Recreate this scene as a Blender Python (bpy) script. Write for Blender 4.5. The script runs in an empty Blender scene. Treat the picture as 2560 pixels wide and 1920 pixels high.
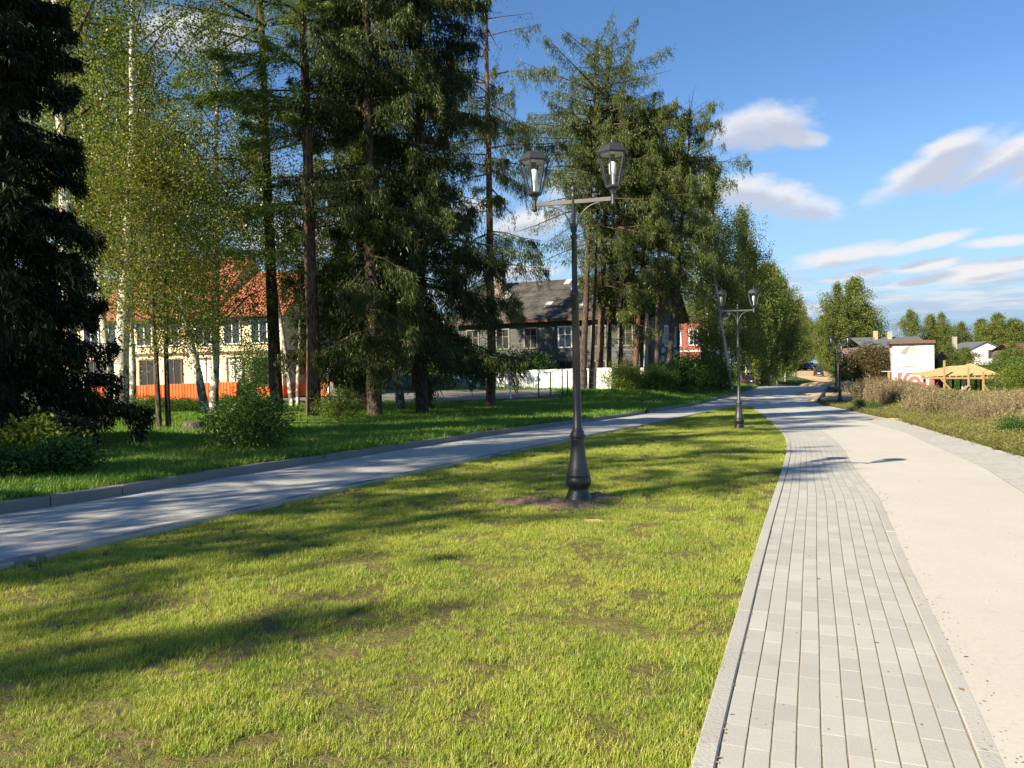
import bpy, math, random
import numpy as np
from mathutils import Vector, Matrix, Euler
S = bpy.context.scene
COL = S.collection
R_ = math.radians
PI = math.pi

# ------------------------------------------------------------------ camera
PITCH, ROLL, EYE, FPX = 1.25, -1.15, 1.5, 2000.0
cam_d = bpy.data.cameras.new('camera'); cam = bpy.data.objects.new('camera', cam_d); COL.objects.link(cam)
cam_d.sensor_width = 36.0; cam_d.lens = 36.0*FPX/2560.0; cam_d.clip_start = 0.05; cam_d.clip_end = 6000
CM = Matrix.Rotation(R_(90-PITCH), 3, 'X') @ Matrix.Rotation(R_(ROLL), 3, 'Z')
cam.matrix_world = Matrix.Translation((0, 0, EYE)) @ CM.to_4x4()
S.camera = cam
RV, UV, FV = np.array(CM.col[0]), np.array(CM.col[1]), -np.array(CM.col[2])
C0 = np.array([0, 0, EYE])

# ------------------------------------------------------------------ light
SUN_DIR = np.array([-0.755, -0.655, 0.0]); SUN_DIR /= np.linalg.norm(SUN_DIR)
SUN_EL = R_(30.0)
sd = Vector((SUN_DIR[0]*math.cos(SUN_EL), SUN_DIR[1]*math.cos(SUN_EL), math.sin(SUN_EL)))
sun_d = bpy.data.lights.new('sun', 'SUN'); sun = bpy.data.objects.new('sun', sun_d); COL.objects.link(sun)
sun_d.energy = 5.0; sun_d.angle = R_(0.53); sun_d.color = (1.0, 0.87, 0.66)
sun.rotation_euler = sd.to_track_quat('Z', 'Y').to_euler(); sun.location = (-40, -40, 60)
S.view_settings.view_transform = 'Standard'; S.view_settings.look = 'None'
S.view_settings.exposure = 1.2; S.view_settings.gamma = 1.0; S.view_settings.use_curve_mapping = False
S.cycles.max_bounces = 6; S.cycles.diffuse_bounces = 3; S.cycles.glossy_bounces = 2
S.cycles.transmission_bounces = 4; S.cycles.transparent_max_bounces = 12
S.cycles.use_denoising = True; S.cycles.sample_clamp_indirect = 4

def pdir(px, py):
    d = FV + (px-1280)/FPX*RV - (py-960)/FPX*UV
    return d
def azel(px, py):
    d = pdir(px, py); d = d/np.linalg.norm(d)
    return math.atan2(d[0], d[1]), math.asin(d[2])

world = bpy.data.worlds.new('World'); S.world = world; world.use_nodes = True
wt = world.node_tree; wt.nodes.clear()
def N(t, typ, **kw):
    n = t.nodes.new(typ)
    for k, v in kw.items(): setattr(n, k, v)
    return n
def MA(t, op, a, b=None, c=None, clamp=False):
    n = t.nodes.new('ShaderNodeMath'); n.operation = op; n.use_clamp = clamp
    for i, v in enumerate((a, b, c)):
        if v is None: continue
        if isinstance(v, (int, float)): n.inputs[i].default_value = v
        else: t.links.new(v, n.inputs[i])
    return n.outputs[0]
def MIXC(t, f, a, b, blend='MIX'):
    n = t.nodes.new('ShaderNodeMix'); n.data_type = 'RGBA'; n.blend_type = blend
    for s, v in ((n.inputs[0], f), (n.inputs[6], a), (n.inputs[7], b)):
        if isinstance(v, (int, float)): s.default_value = v
        elif isinstance(v, tuple): s.default_value = (v[0], v[1], v[2], 1)
        else: t.links.new(v, s)
    return n.outputs[2]
def SST(t, v, lo, hi):
    n = t.nodes.new('ShaderNodeMapRange'); n.interpolation_type = 'SMOOTHSTEP'
    t.links.new(v, n.inputs[0]); n.inputs[1].default_value = lo; n.inputs[2].default_value = hi
    return n.outputs[0]
sky = N(wt, 'ShaderNodeTexSky', sky_type='NISHITA', sun_disc=False)
sky.sun_elevation = SUN_EL; sky.sun_rotation = math.atan2(SUN_DIR[0], SUN_DIR[1])
sky.altitude = 100; sky.air_density = 1.15; sky.dust_density = 0.3; sky.ozone_density = 2.2
tcw = N(wt, 'ShaderNodeTexCoord'); sx = N(wt, 'ShaderNodeSeparateXYZ'); wt.links.new(tcw.outputs['Generated'], sx.inputs[0])
w_az = MA(wt, 'ARCTAN2', sx.outputs[0], sx.outputs[1]); w_el = MA(wt, 'ARCSINE', sx.outputs[2])
def wnoise(az_s, el_s, scale, detail, rough=0.55, off=0.0):
    cb = N(wt, 'ShaderNodeCombineXYZ')
    wt.links.new(MA(wt, 'MULTIPLY', w_az, az_s), cb.inputs[0]); wt.links.new(MA(wt, 'MULTIPLY_ADD', w_el, el_s, off), cb.inputs[1])
    n = N(wt, 'ShaderNodeTexNoise'); n.inputs['Scale'].default_value = scale; n.inputs['Detail'].default_value = detail
    n.inputs['Roughness'].default_value = rough; wt.links.new(cb.outputs[0], n.inputs['Vector'])
    return n.outputs[0]
nz1 = wnoise(1, 2.0, 19, 9, .6); nz2 = wnoise(1, 2.0, 5, 5, off=3.0); nz3 = wnoise(1, 4.5, 30, 4, off=1.3)
# clouds: centre px, centre py, half width px, half height px, tilt
CL = [(1905, 318, 150, 62, -.05), (1850, 330, 90, 42, 0), (1985, 340, 80, 30, .25), (1960, 500, 140, 52, .28), (1855, 478, 110, 46, 0),
      (2330, 425, 160, 50, -.36), (2500, 400, 170, 42, -.32), (2380, 365, 90, 34, -.3), (2620, 420, 120, 60, -.1),
      (2110, 640, 150, 27, -.10), (2300, 612, 120, 17, -.17), (2170, 680, 36, 15, -.1), (2090, 700, 60, 9, 0), (2320, 662, 70, 16, -.12), (2500, 605, 90, 15, 0),
      (2480, 672, 150, 24, -.14), (2330, 700, 90, 12, -.1),
      (1500, 460, 160, 70, -.3), (1330, 560, 130, 45, -.1), (1290, 680, 130, 26, -.05), (1180, 520, 90, 30, -.2), (480, 90, 150, 60, 0), (960, 40, 90, 40, 0), (330, 700, 300, 60, 0), (760, 600, 200, 60, -.1), (-500, 350, 300, 90, -.1), (3300, 350, 320, 100, -.2), (3400, 620, 300, 40, -.1), (-900, 620, 380, 70, 0)]
def cloud_mask(del_):
    cur = None
    for (px, py, hw, hh, tl) in CL:
        a, e = azel(px, py); w = hw*.88/FPX; h = hh*.92/FPX
        da = MA(wt, 'SUBTRACT', w_az, a); de = MA(wt, 'SUBTRACT', w_el, e-del_)
        de = MA(wt, 'MULTIPLY_ADD', da, tl, de)
        q = MA(wt, 'ADD', MA(wt, 'POWER', MA(wt, 'MULTIPLY', da, 1/w), 2.0), MA(wt, 'POWER', MA(wt, 'MULTIPLY', de, 1/h), 2.0))
        m = MA(wt, 'SUBTRACT', 1.0, q)
        cur = m if cur is None else MA(wt, 'MAXIMUM', cur, m)
    return cur
cm0 = cloud_mask(0.0); cm1 = cloud_mask(0.016)
nsum = MA(wt, 'MULTIPLY_ADD', nz1, 2.4, -1.25)
dens = SST(wt, MA(wt, 'ADD', cm0, MA(wt, 'MULTIPLY_ADD', nz2, 0.9, nsum)), 0.04, 1.45)
above = SST(wt, MA(wt, 'ADD', cm1, MA(wt, 'MULTIPLY_ADD', nz2, 0.9, nsum)), 0.25, 1.15)
# low bank of cloud near the horizon, all the way round
lowel = MA(wt, 'MULTIPLY_ADD', w_az, 0.02, w_el)
band = MA(wt, 'MULTIPLY', SST(wt, lowel, 0.045, 0.075), SST(wt, lowel, 0.135, 0.098))
nzb = wnoise(1, 7.0, 7, 6, 0.6, off=7.7)
bden = MA(wt, 'MULTIPLY', band, SST(wt, nzb, 0.36, 0.62))
bsh = SST(wt, wnoise(1, 11.0, 9, 5, 0.6, off=2.2), 0.42, 0.60)
cl_col = MIXC(wt, above, (7.3, 7.15, 7.2), (4.7, 5.0, 5.9))
bd_col = MIXC(wt, bsh, (4.2, 4.9, 6.1), (6.6, 6.7, 6.9))
skyc = MIXC(wt, 1.0, sky.outputs[0], (0.66, 0.92, 1.22), 'MULTIPLY')
lift = MIXC(wt, SST(wt, w_el, 0.42, 0.02), (1, 1, 1), (1.0, 1.02, 1.06)); skyc = MIXC(wt, 1.0, skyc, lift, 'MULTIPLY')
skyc = MIXC(wt, MA(wt, 'MULTIPLY', SST(wt, w_el, .34, .04), .62), skyc, (3.9, 5.6, 7.1))
grey = MA(wt, 'MULTIPLY', SST(wt, w_el, 0.085, 0.045), 0.8)
skyc = MIXC(wt, grey, skyc, (2.9, 4.4, 6.3))
skyc = MIXC(wt, MA(wt, 'MULTIPLY', bden, 0.92), skyc, bd_col)
skyc = MIXC(wt, MA(wt, 'MULTIPLY', dens, 0.93), skyc, cl_col)
bg = N(wt, 'ShaderNodeBackground'); bg.inputs[1].default_value = 0.055
wt.links.new(skyc, bg.inputs[0]); wo = N(wt, 'ShaderNodeOutputWorld'); wt.links.new(bg.outputs[0], wo.inputs[0])

# ------------------------------------------------------------------ terrain
_w = [C0 + w*FV + u*RV + (-EYE+0.0035*w)*UV for (w, u) in ((0, 0), (100, 0), (0, 100))]
_n = np.cross(_w[1]-_w[0], _w[2]-_w[0]); PA, PB = -_n[0]/_n[2], -_n[1]/_n[2]; PC = _w[0][2] - PA*_w[0][0] - PB*_w[0][1]
def sst(v, a, b):
    t = np.clip((v-a)/(b-a), 0, 1); return t*t*(3-2*t)
YR = [0, 50, 72, 87, 104, 125, 150, 220, 400, 1200]; ZR = [0, 0, .42, .8, .98, 1.15, 2.3, 5.2, 10.5, 26]
YM = [0, 95, 130, 170, 220, 400, 1200]; ZM = [0, 0, .8, 2.2, 4.6, 10.5, 26]
def T(x, y):
    x = np.asarray(x, float); y = np.asarray(y, float)
    r = np.interp(y, YR, ZR); m = np.interp(y, YM, ZM); u = x-(0.42*y-1.7); k = sst(u, 3, 15)
    return PC + PA*x + PB*np.maximum(y, -60) + r*(1-k) + m*k
def HL(x, y):
    x = np.asarray(x, float); y = np.asarray(y, float)
    return T(x, y) + 0.175 + 0.575*sst(y, 36, 60)*sst(X_KERB(y)-x, 0.3, 5)
def ROADZ(x, y): return T(x, y) + 0.02 + 0.04*(1-sst(np.asarray(y, float), 30, 45))
def PATHZ(x, y): return T(x, y) + 0.03
def G(px, py, h=T):
    d = pdir(px, py); t0 = 0.5; t = t0; prev = t0
    while t < 900:
        p = C0 + d*t
        if p[2] < h(p[0], p[1]): break
        prev = t; t *= 1.03
    a, b = prev, t
    for _ in range(40):
        m = (a+b)/2; p = C0 + d*m
        if p[2] < h(p[0], p[1]): b = m
        else: a = m
    return C0 + d*a
def P(px, py, depth): return C0 + pdir(px, py)*depth
def curve(pts, h, pre=None, post=None):
    q = sorted([tuple(G(px, py, h)[:2]) for px, py in pts], key=lambda p: p[1])
    q = ([pre] if pre else [])+q+([post] if post else [])
    q = np.array(sorted(q, key=lambda p: p[1]))
    def f(y):
        y = np.asarray(y, float); r = np.interp(y, q[:, 1], q[:, 0])
        s0 = (q[1, 0]-q[0, 0])/(q[1, 1]-q[0, 1]); s1 = (q[-1, 0]-q[-2, 0])/(q[-1, 1]-q[-2, 1])
        r = np.where(y < q[0, 1], q[0, 0]+s0*(y-q[0, 1]), r); return np.where(y > q[-1, 1], q[-1, 0]+s1*(y-q[-1, 1]), r)
    def g(y):
        y = np.asarray(y, float); d = 0.35+np.clip(y, 0, 60)*0.03
        return (f(y-d)+2*f(y)+f(y+d)+f(y-d/2)*2+f(y+d/2)*2)/8
    g.ymax = q[-1, 1]
    return g
# edges, read off the photograph on the ground surface
X_NEAR = curve([(0,1421),(137,1388),(271,1359),(434,1321),(615,1280),(800,1238),(1000,1192),(1157,1158),(1240,1139),(1341,1120),(1428,1100),(1529,1080),(1640,1059),(1781,1027),(1841,1016)], T)
X_KERB = curve([(0,1285),(203,1256),(398,1222),(593,1187),(800,1157),(1020,1121),(1240,1087),(1432,1060),(1576,1040),(1702,1018),(1841,986),(1887,970),(1910,962)], ROADZ, post=(38.0, 112.0))
X_L = curve([(1728,1920),(1769,1765),(1822,1599),(1872,1427),(1916,1288),(1952,1183),(1966,1133),(1968,1108),(1961,1088),(1946,1072),(1919,1047),(1882,1019),(1868,1010)], PATHZ)
X_M = curve([(2498,1887),(2365,1599),(2277,1421),(2199,1244),(2138,1172),(2113,1127),(2091,1104),(2071,1088),(2043,1072),(2010,1056),(1985,1045),(1959,1029),(1927,1015)], PATHZ, post=(22, 70))
X_BR = curve([(2560,1233),(2460,1169),(2363,1127),(2258,1079),(2171,1056),(2107,1040),(2059,1026),(1996,1007),(2016,986),(2043,966)], PATHZ)
X_R = curve([(2560,1143),(2460,1114),(2331,1077),(2251,1051.5),(2184,1040),(2126,1026),(2049,1010),(2044,1004),(2062,978),(2071,966)], PATHZ, post=(50, 122))

# ------------------------------------------------------------------ noise
_rs = np.random.RandomState(7); _LAT = _rs.rand(8, 256, 256)
def vn(x, y, sc, seed=0, oct=3):
    x = np.asarray(x, float)*sc+seed*13.7; y = np.asarray(y, float)*sc+seed*7.1; r = 0; a = 1; tot = 0
    L = _LAT[seed % 8]
    for o in range(oct):
        xi = np.floor(x).astype(int); yi = np.floor(y).astype(int); fx = x-xi; fy = y-yi; fx = fx*fx*(3-2*fx); fy = fy*fy*(3-2*fy)
        a00 = L[xi % 256, yi % 256]; a10 = L[(xi+1) % 256, yi % 256]; a01 = L[xi % 256, (yi+1) % 256]; a11 = L[(xi+1) % 256, (yi+1) % 256]
        r = r + a*((a00*(1-fx)+a10*fx)*(1-fy)+(a01*(1-fx)+a11*fx)*fy); tot += a; a *= .5; x = x*2.03+5; y = y*2.03+9
    return r/tot

# ------------------------------------------------------------------ object helpers
def tag(o, label=None, cat=None, group=None, kind=None):
    if label: o['label'] = label
    if cat: o['category'] = cat
    if group: o['group'] = group
    if kind: o['kind'] = kind
    return o
def empty(name, loc=(0, 0, 0), rz=0, **kw):
    o = bpy.data.objects.new(name, None); COL.objects.link(o); o.location = loc; o.rotation_euler = (0, 0, rz); o.empty_display_size = .2
    return tag(o, **kw)
def mesh_np(name, V, F, mats=(), smooth=False, tint=None, mi=None):
    """V (n,3); F list of index arrays (m,k) - all k equal per array"""
    me = bpy.data.meshes.new(name); V = np.asarray(V, np.float32)
    if not isinstance(F, (list, tuple)): F = [F]
    F = [np.asarray(f, np.int32) for f in F if len(f)]
    me.vertices.add(len(V)); me.vertices.foreach_set('co', V.ravel())
    nl = sum(f.size for f in F); nf = sum(len(f) for f in F)
    me.loops.add(nl); me.polygons.add(nf)
    li = np.concatenate([f.ravel() for f in F]); tot = np.concatenate([np.full(len(f), f.shape[1]) for f in F])
    st = np.concatenate([[0], np.cumsum(tot)[:-1]])
    me.loops.foreach_set('vertex_index', li.astype(np.int32)); me.polygons.foreach_set('loop_start', st.astype(np.int32)); me.polygons.foreach_set('loop_total', tot.astype(np.int32))
    me.polygons.foreach_set('use_smooth', np.full(nf, bool(smooth)))
    if mi is not None: me.polygons.foreach_set('material_index', np.asarray(mi, np.int32))
    if tint is not None:
        at = me.attributes.new('tint', 'FLOAT', 'FACE'); at.data.foreach_set('value', np.asarray(tint, np.float32))
    me.update(calc_edges=True)
    for m in mats: me.materials.append(m)
    return me
def link(name, me, parent=None, loc=None, **kw):
    o = bpy.data.objects.new(name, me); COL.objects.link(o)
    if parent is not None: o.parent = parent
    if loc is not None: o.location = loc
    return tag(o, **kw)
class MB:
    def __init__(s): s.v = []; s.f = []; s.n = 0; s.m = []; s.cm = 0; s.sm = []
    def add(s, V, F, smooth=False):
        b = s.n; s.v += [tuple(p) for p in V]; s.n += len(V)
        for f in F: s.f.append(tuple(i+b for i in f)); s.m.append(s.cm); s.sm.append(smooth)
        return s
    def box(s, c, d, rz=0, M=None):
        x, y, z = d[0]/2, d[1]/2, d[2]/2; V = [(-x,-y,-z),(x,-y,-z),(x,y,-z),(-x,y,-z),(-x,-y,z),(x,-y,z),(x,y,z),(-x,y,z)]
        ca, sa = math.cos(rz), math.sin(rz)
        if M is not None: V = [tuple(M @ Vector(p)) for p in V]
        V = [(c[0]+p[0]*ca-p[1]*sa, c[1]+p[0]*sa+p[1]*ca, c[2]+p[2]) for p in V]
        return s.add(V, [(0,3,2,1),(4,5,6,7),(0,1,5,4),(1,2,6,5),(2,3,7,6),(3,0,4,7)])
    def bar(s, a, b, w, h=None, up=(0, 0, 1)):
        h = h or w; a = Vector(a); b = Vector(b); d = (b-a); L = d.length; d.normalize(); u = Vector(up)
        if abs(d.dot(u)) > .98: u = Vector((0, 1, 0))
        sd_ = d.cross(u).normalized(); u2 = sd_.cross(d)
        V = []
        for p in (a, b):
            for (i, j) in ((-1,-1),(1,-1),(1,1),(-1,1)): V.append(p+sd_*(i*w/2)+u2*(j*h/2))
        return s.add(V, [(3,2,1,0),(4,5,6,7),(0,1,5,4),(1,2,6,5),(2,3,7,6),(3,0,4,7)])
    def tube(s, pts, rad, n=8, cap=True, smooth=True):
        V, F = tube_np(pts, rad, n); b = [tuple(v) for v in V]; s.add(b, [tuple(f) for f in F], smooth)
        if cap:
            k = len(pts)
            s.add([b[i] for i in range(n)], [tuple(range(n))[::-1]]); s.add([b[(k-1)*n+i] for i in range(n)], [tuple(range(n))])
        return s
    def lathe(s, prof, n=24, c=(0, 0, 0), smooth=True, sharp=(), rot=0.0):
        V = [(c[0]+r*math.cos(rot+2*PI*i/n), c[1]+r*math.sin(rot+2*PI*i/n), c[2]+h) for h, r in prof for i in range(n)]
        F = [(j*n+i, j*n+(i+1) % n, (j+1)*n+(i+1) % n, (j+1)*n+i) for j in range(len(prof)-1) for i in range(n)]
        s.add(V, F, smooth)
        if prof[-1][1] > 1e-4: s.add(V[-n:], [tuple(range(n))])
        if prof[0][1] > 1e-4: s.add(V[:n], [tuple(range(n))[::-1]])
        return s
    def poly(s, pts): return s.add(pts, [tuple(range(len(pts)))])
    def prism(s, pts, z0, z1):
        n = len(pts); V = [(p[0], p[1], z0) for p in pts]+[(p[0], p[1], z1) for p in pts]
        return s.add(V, [tuple(range(n))[::-1], tuple(range(n, 2*n))]+[(i, (i+1) % n, n+(i+1) % n, n+i) for i in range(n)])
    def build(s, name, mats, parent=None, bevel=0, **kw):
        me = bpy.data.meshes.new(name); me.from_pydata(s.v, [], s.f)
        me.polygons.foreach_set('material_index', s.m); me.polygons.foreach_set('use_smooth', s.sm)
        if not isinstance(mats, (list, tuple)): mats = [mats]
        for m in mats: me.materials.append(m)
        me.update(); o = link(name, me, parent, **kw)
        if bevel:
            b = o.modifiers.new('b', 'BEVEL'); b.width = bevel; b.segments = 1; b.limit_method = 'ANGLE'
        return o
def tube_np(pts, rad, n=8):
    pts = np.asarray(pts, float); rad = np.asarray(rad, float)*np.ones(len(pts)); V = []
    d = np.gradient(pts, axis=0); d /= np.linalg.norm(d, axis=1)[:, None]+1e-9
    ref = np.array([1., 0, 0]) if abs(d[0, 2]) > .5 else np.array([0, 0, 1.])
    a = np.arange(n)*2*PI/n
    for i in range(len(pts)):
        s1 = np.cross(d[i], ref); s1 /= np.linalg.norm(s1)+1e-9; s2 = np.cross(d[i], s1)
        V.append(pts[i]+rad[i]*(np.cos(a)[:, None]*s1+np.sin(a)[:, None]*s2))
    V = np.concatenate(V); F = []
    for j in range(len(pts)-1):
        i0 = np.arange(n); i1 = (i0+1) % n
        F.append(np.stack([j*n+i0, j*n+i1, (j+1)*n+i1, (j+1)*n+i0], 1)[:, ::-1])
    return V, np.concatenate(F)

# ------------------------------------------------------------------ materials
def newmat(name):
    m = bpy.data.materials.new(name); m.use_nodes = True; t = m.node_tree; t.nodes.clear(); return m, t
def noise(t, scale, detail=4, vec=None, rough=.55, w=None):
    n = N(t, 'ShaderNodeTexNoise'); n.inputs['Scale'].default_value = scale; n.inputs['Detail'].default_value = detail; n.inputs['Roughness'].default_value = rough
    if vec is not None: t.links.new(vec, n.inputs['Vector'])
    return n.outputs[0]
def coords(t, kind='Object', scale=None):
    tc = N(t, 'ShaderNodeTexCoord'); v = tc.outputs[kind]
    if scale:
        mp = N(t, 'ShaderNodeMapping'); mp.inputs['Scale'].default_value = scale; t.links.new(v, mp.inputs[0]); v = mp.outputs[0]
    return v
def wpos(t, scale=None):
    g = N(t, 'ShaderNodeNewGeometry'); v = g.outputs['Position']
    if scale:
        mp = N(t, 'ShaderNodeMapping'); mp.inputs['Scale'].default_value = scale; t.links.new(v, mp.inputs[0]); v = mp.outputs[0]
    return v
def finish(t, col, rough=.7, bump=None, bstr=.3, bdist=.02, metal=0, spec=.4, coat=0):
    b = N(t, 'ShaderNodeBsdfPrincipled'); o = N(t, 'ShaderNodeOutputMaterial'); t.links.new(b.outputs[0], o.inputs[0])
    if isinstance(col, tuple): b.inputs['Base Color'].default_value = (*col, 1)
    else: t.links.new(col, b.inputs['Base Color'])
    if isinstance(rough, (int, float)): b.inputs['Roughness'].default_value = rough
    else: t.links.new(rough, b.inputs['Roughness'])
    b.inputs['Metallic'].default_value = metal; b.inputs['Specular IOR Level'].default_value = spec
    if coat: b.inputs['Coat Weight'].default_value = coat
    if bump is not None:
        bn = N(t, 'ShaderNodeBump'); bn.inputs['Strength'].default_value = bstr; bn.inputs['Distance'].default_value = bdist
        t.links.new(bump, bn.inputs['Height']); t.links.new(bn.outputs[0], b.inputs['Normal'])
    return b
def simple(name, col, rough=.7, var=.18, scale=3, metal=0, spec=.4, bstr=.15, rnd=0.0, fine=40, coat=0):
    m, t = newmat(name); v = coords(t)
    n1 = noise(t, scale, 5, v); n2 = noise(t, fine, 3, v)
    f = MA(t, 'MULTIPLY_ADD', n1, 2*var, 1-var); f = MA(t, 'MULTIPLY', f, MA(t, 'MULTIPLY_ADD', n2, var, 1-var/2))
    if rnd:
        oi = N(t, 'ShaderNodeObjectInfo'); f = MA(t, 'MULTIPLY', f, MA(t, 'MULTIPLY_ADD', oi.outputs['Random'], 2*rnd, 1-rnd))
    vm = N(t, 'ShaderNodeVectorMath', operation='SCALE'); vm.inputs[0].default_value = col; t.links.new(f, vm.inputs['Scale'])
    finish(t, vm.outputs[0], rough, n2, bstr, .01, metal, spec, coat); return m
def leafmat(name, c1, c2, c3=None, trans=.45, big=.25, gloss=.0):
    """c1 darker tint, c2 light tint, c3 rare tint"""
    m, t = newmat(name); at = N(t, 'ShaderNodeAttribute', attribute_name='tint'); f = at.outputs['Fac']
    n1 = noise(t, big, 3, wpos(t)); oi = N(t, 'ShaderNodeObjectInfo')
    k = MA(t, 'MULTIPLY_ADD', n1, 0.9, MA(t, 'MULTIPLY_ADD', f, .9, -.45), clamp=True)
    k = MA(t, 'MULTIPLY_ADD', oi.outputs['Random'], .3, MA(t, 'SUBTRACT', k, .15), clamp=True)
    c = MIXC(t, k, c1, c2)
    if c3: c = MIXC(t, SST(t, f, .90, .97), c, c3)
    d = N(t, 'ShaderNodeBsdfDiffuse'); tr = N(t, 'ShaderNodeBsdfTranslucent'); mx = N(t, 'ShaderNodeMixShader'); mx.inputs[0].default_value = trans
    t.links.new(c, d.inputs[0]); t.links.new(MIXC(t, 1.0, c, (1.15, 1.25, .6), 'MULTIPLY'), tr.inputs[0]); t.links.new(d.outputs[0], mx.inputs[1]); t.links.new(tr.outputs[0], mx.inputs[2])
    g = N(t, 'ShaderNodeBsdfGlossy'); g.inputs['Roughness'].default_value = .38; g.inputs[0].default_value = (.9, .95, .9, 1)
    m2 = N(t, 'ShaderNodeMixShader'); m2.inputs[0].default_value = gloss; t.links.new(mx.outputs[0], m2.inputs[1]); t.links.new(g.outputs[0], m2.inputs[2])
    o = N(t, 'ShaderNodeOutputMaterial'); t.links.new(m2.outputs[0], o.inputs[0]); return m
M = {}
M['spruce'] = leafmat('spruce_needles', (.028, .046, .012), (.088, .115, .027), (.11, .085, .03), trans=.22, gloss=.015)
M['spruce_shaded'] = leafmat('spruce_needles_shaded', (.010, .016, .006), (.030, .040, .012), (.06, .05, .02), trans=.12, gloss=.015)  # darker needle copy for the left spruce; its shade is put into the colour
M['larch'] = leafmat('larch_needles', (.06, .11, .026), (.18, .26, .055), (.12, .10, .04), trans=.38, gloss=.015)
M['larch2'] = leafmat('larch_needles_olive', (.045, .070, .018), (.15, .18, .042), (.11, .10, .04), trans=.34, gloss=.015)
M['birch'] = leafmat('birch_leaves', (.085, .12, .022), (.25, .285, .055), (.34, .29, .06), trans=.5, gloss=.02)
M['birch_far'] = leafmat('birch_leaves_far', (.075, .11, .026), (.21, .245, .058), (.25, .22, .06), trans=.38, gloss=.015)
M['rowan'] = leafmat('rowan_leaves', (.10, .13, .024), (.26, .285, .055), (.30, .14, .03), trans=.42, gloss=.02)
M['shrub'] = leafmat('shrub_leaves', (.035, .085, .018), (.10, .19, .04), (.12, .16, .04), trans=.38, gloss=.015)
M['shrub_lime'] = leafmat('lime_shrub_leaves', (.075, .115, .018), (.17, .22, .035), (.24, .26, .05), trans=.42, gloss=.015)
M['shrub_brown'] = leafmat('russet_shrub_leaves', (.045, .045, .020), (.12, .095, .042), (.16, .07, .03), trans=.3, gloss=.015)

def bark(name, c1, c2, sc=(6, 6, 1.2)):
    m, t = newmat(name); v = coords(t, 'Object', sc); n1 = noise(t, 3.0, 6, v, .65); n2 = noise(t, .8, 3, coords(t))
    c = MIXC(t, SST(t, n1, .38, .64), c1, c2); c = MIXC(t, MA(t, 'MULTIPLY', SST(t, n2, .5, .75), .35), c, (c2[0]*.9, c2[1]*1.1, c2[2]*.9))
    finish(t, c, .95, n1, 1.0, .04, spec=.1); return m
M['bark'] = bark('conifer_bark', (.035, .026, .020), (.135, .100, .075))
M['bark_grey'] = bark('grey_bark', (.05, .043, .035), (.17, .15, .125))
M['bark_red'] = bark('reddish_bark', (.055, .032, .022), (.20, .125, .085))
def birchbark():
    m, t = newmat('birch_bark'); v = coords(t, 'Object', (5, 5, 26)); n1 = noise(t, 1.0, 4, v, .6)
    v2 = coords(t, 'Object', (3, 3, 2.2)); n2 = noise(t, 1.5, 6, v2, .7)
    sp = N(t, 'ShaderNodeSeparateXYZ'); t.links.new(coords(t), sp.inputs[0])
    low = MA(t, 'SUBTRACT', 1.0, SST(t, sp.outputs[2], .3, 2.6))
    lent = MA(t, 'SUBTRACT', 1.0, SST(t, n1, .30, .40))
    blot = SST(t, MA(t, 'ADD', n2, MA(t, 'MULTIPLY', low, .17)), .56, .66)
    k = MA(t, 'MAXIMUM', lent, blot)
    c = MIXC(t, k, (.62, .58, .50), (.045, .038, .032)); c = MIXC(t, MA(t, 'MULTIPLY', n2, .45), c, (.38, .34, .27))
    finish(t, c, .8, n2, .6, .03, spec=.2); return m
M['birchbark'] = birchbark()
M['pole'] = simple('lamp_paint', (.030, .031, .032), .42, .12, 6, spec=.55, bstr=.05, fine=120)
M['bar'] = simple('bar_paint', (.085, .085, .083), .38, .1, 6, spec=.6, bstr=.05)
M['black'] = simple('black_plastic', (.02, .02, .02), .5, .1)
M['soil'] = simple('soil', (.21, .15, .10), .95, .4, 5, spec=.1, bstr=.9, fine=25)
M['sand'] = simple('sand', (.46, .34, .19), .95, .22, 2.5, spec=.1, bstr=.6, fine=20)
M['kerb'] = simple('kerb_concrete', (.20, .195, .18), .9, .14, 1.5, spec=.2, bstr=.4, rnd=.08, fine=60)
M['kerb_light'] = simple('path_kerb_concrete', (.40, .392, .355), .9, .12, 2, spec=.2, bstr=.4, rnd=.06, fine=60)
M['white_bulb'] = simple('bulb_white', (.85, .85, .85), .35, .03)
def glassmat(name, col=(.9, .95, .95), tr=.88, rough=.03):
    m, t = newmat(name); tb = N(t, 'ShaderNodeBsdfTransparent'); tb.inputs[0].default_value = (*col, 1); g = N(t, 'ShaderNodeBsdfGlossy'); g.inputs['Roughness'].default_value = rough
    mx = N(t, 'ShaderNodeMixShader'); mx.inputs[0].default_value = 1-tr; t.links.new(tb.outputs[0], mx.inputs[1]); t.links.new(g.outputs[0], mx.inputs[2])
    o = N(t, 'ShaderNodeOutputMaterial'); t.links.new(mx.outputs[0], o.inputs[0]); return m
M['glass'] = glassmat('lantern_glass')
m, t = newmat('window_glass'); finish(t, (.03, .035, .04), .08, spec=.9); M['wglass'] = m
M['white'] = simple('white_paint', (.78, .77, .74), .6, .07, 2, bstr=.1)
M['ochre'] = simple('ochre_trim', (.11, .05, .028), .8, .2, 3)
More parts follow.
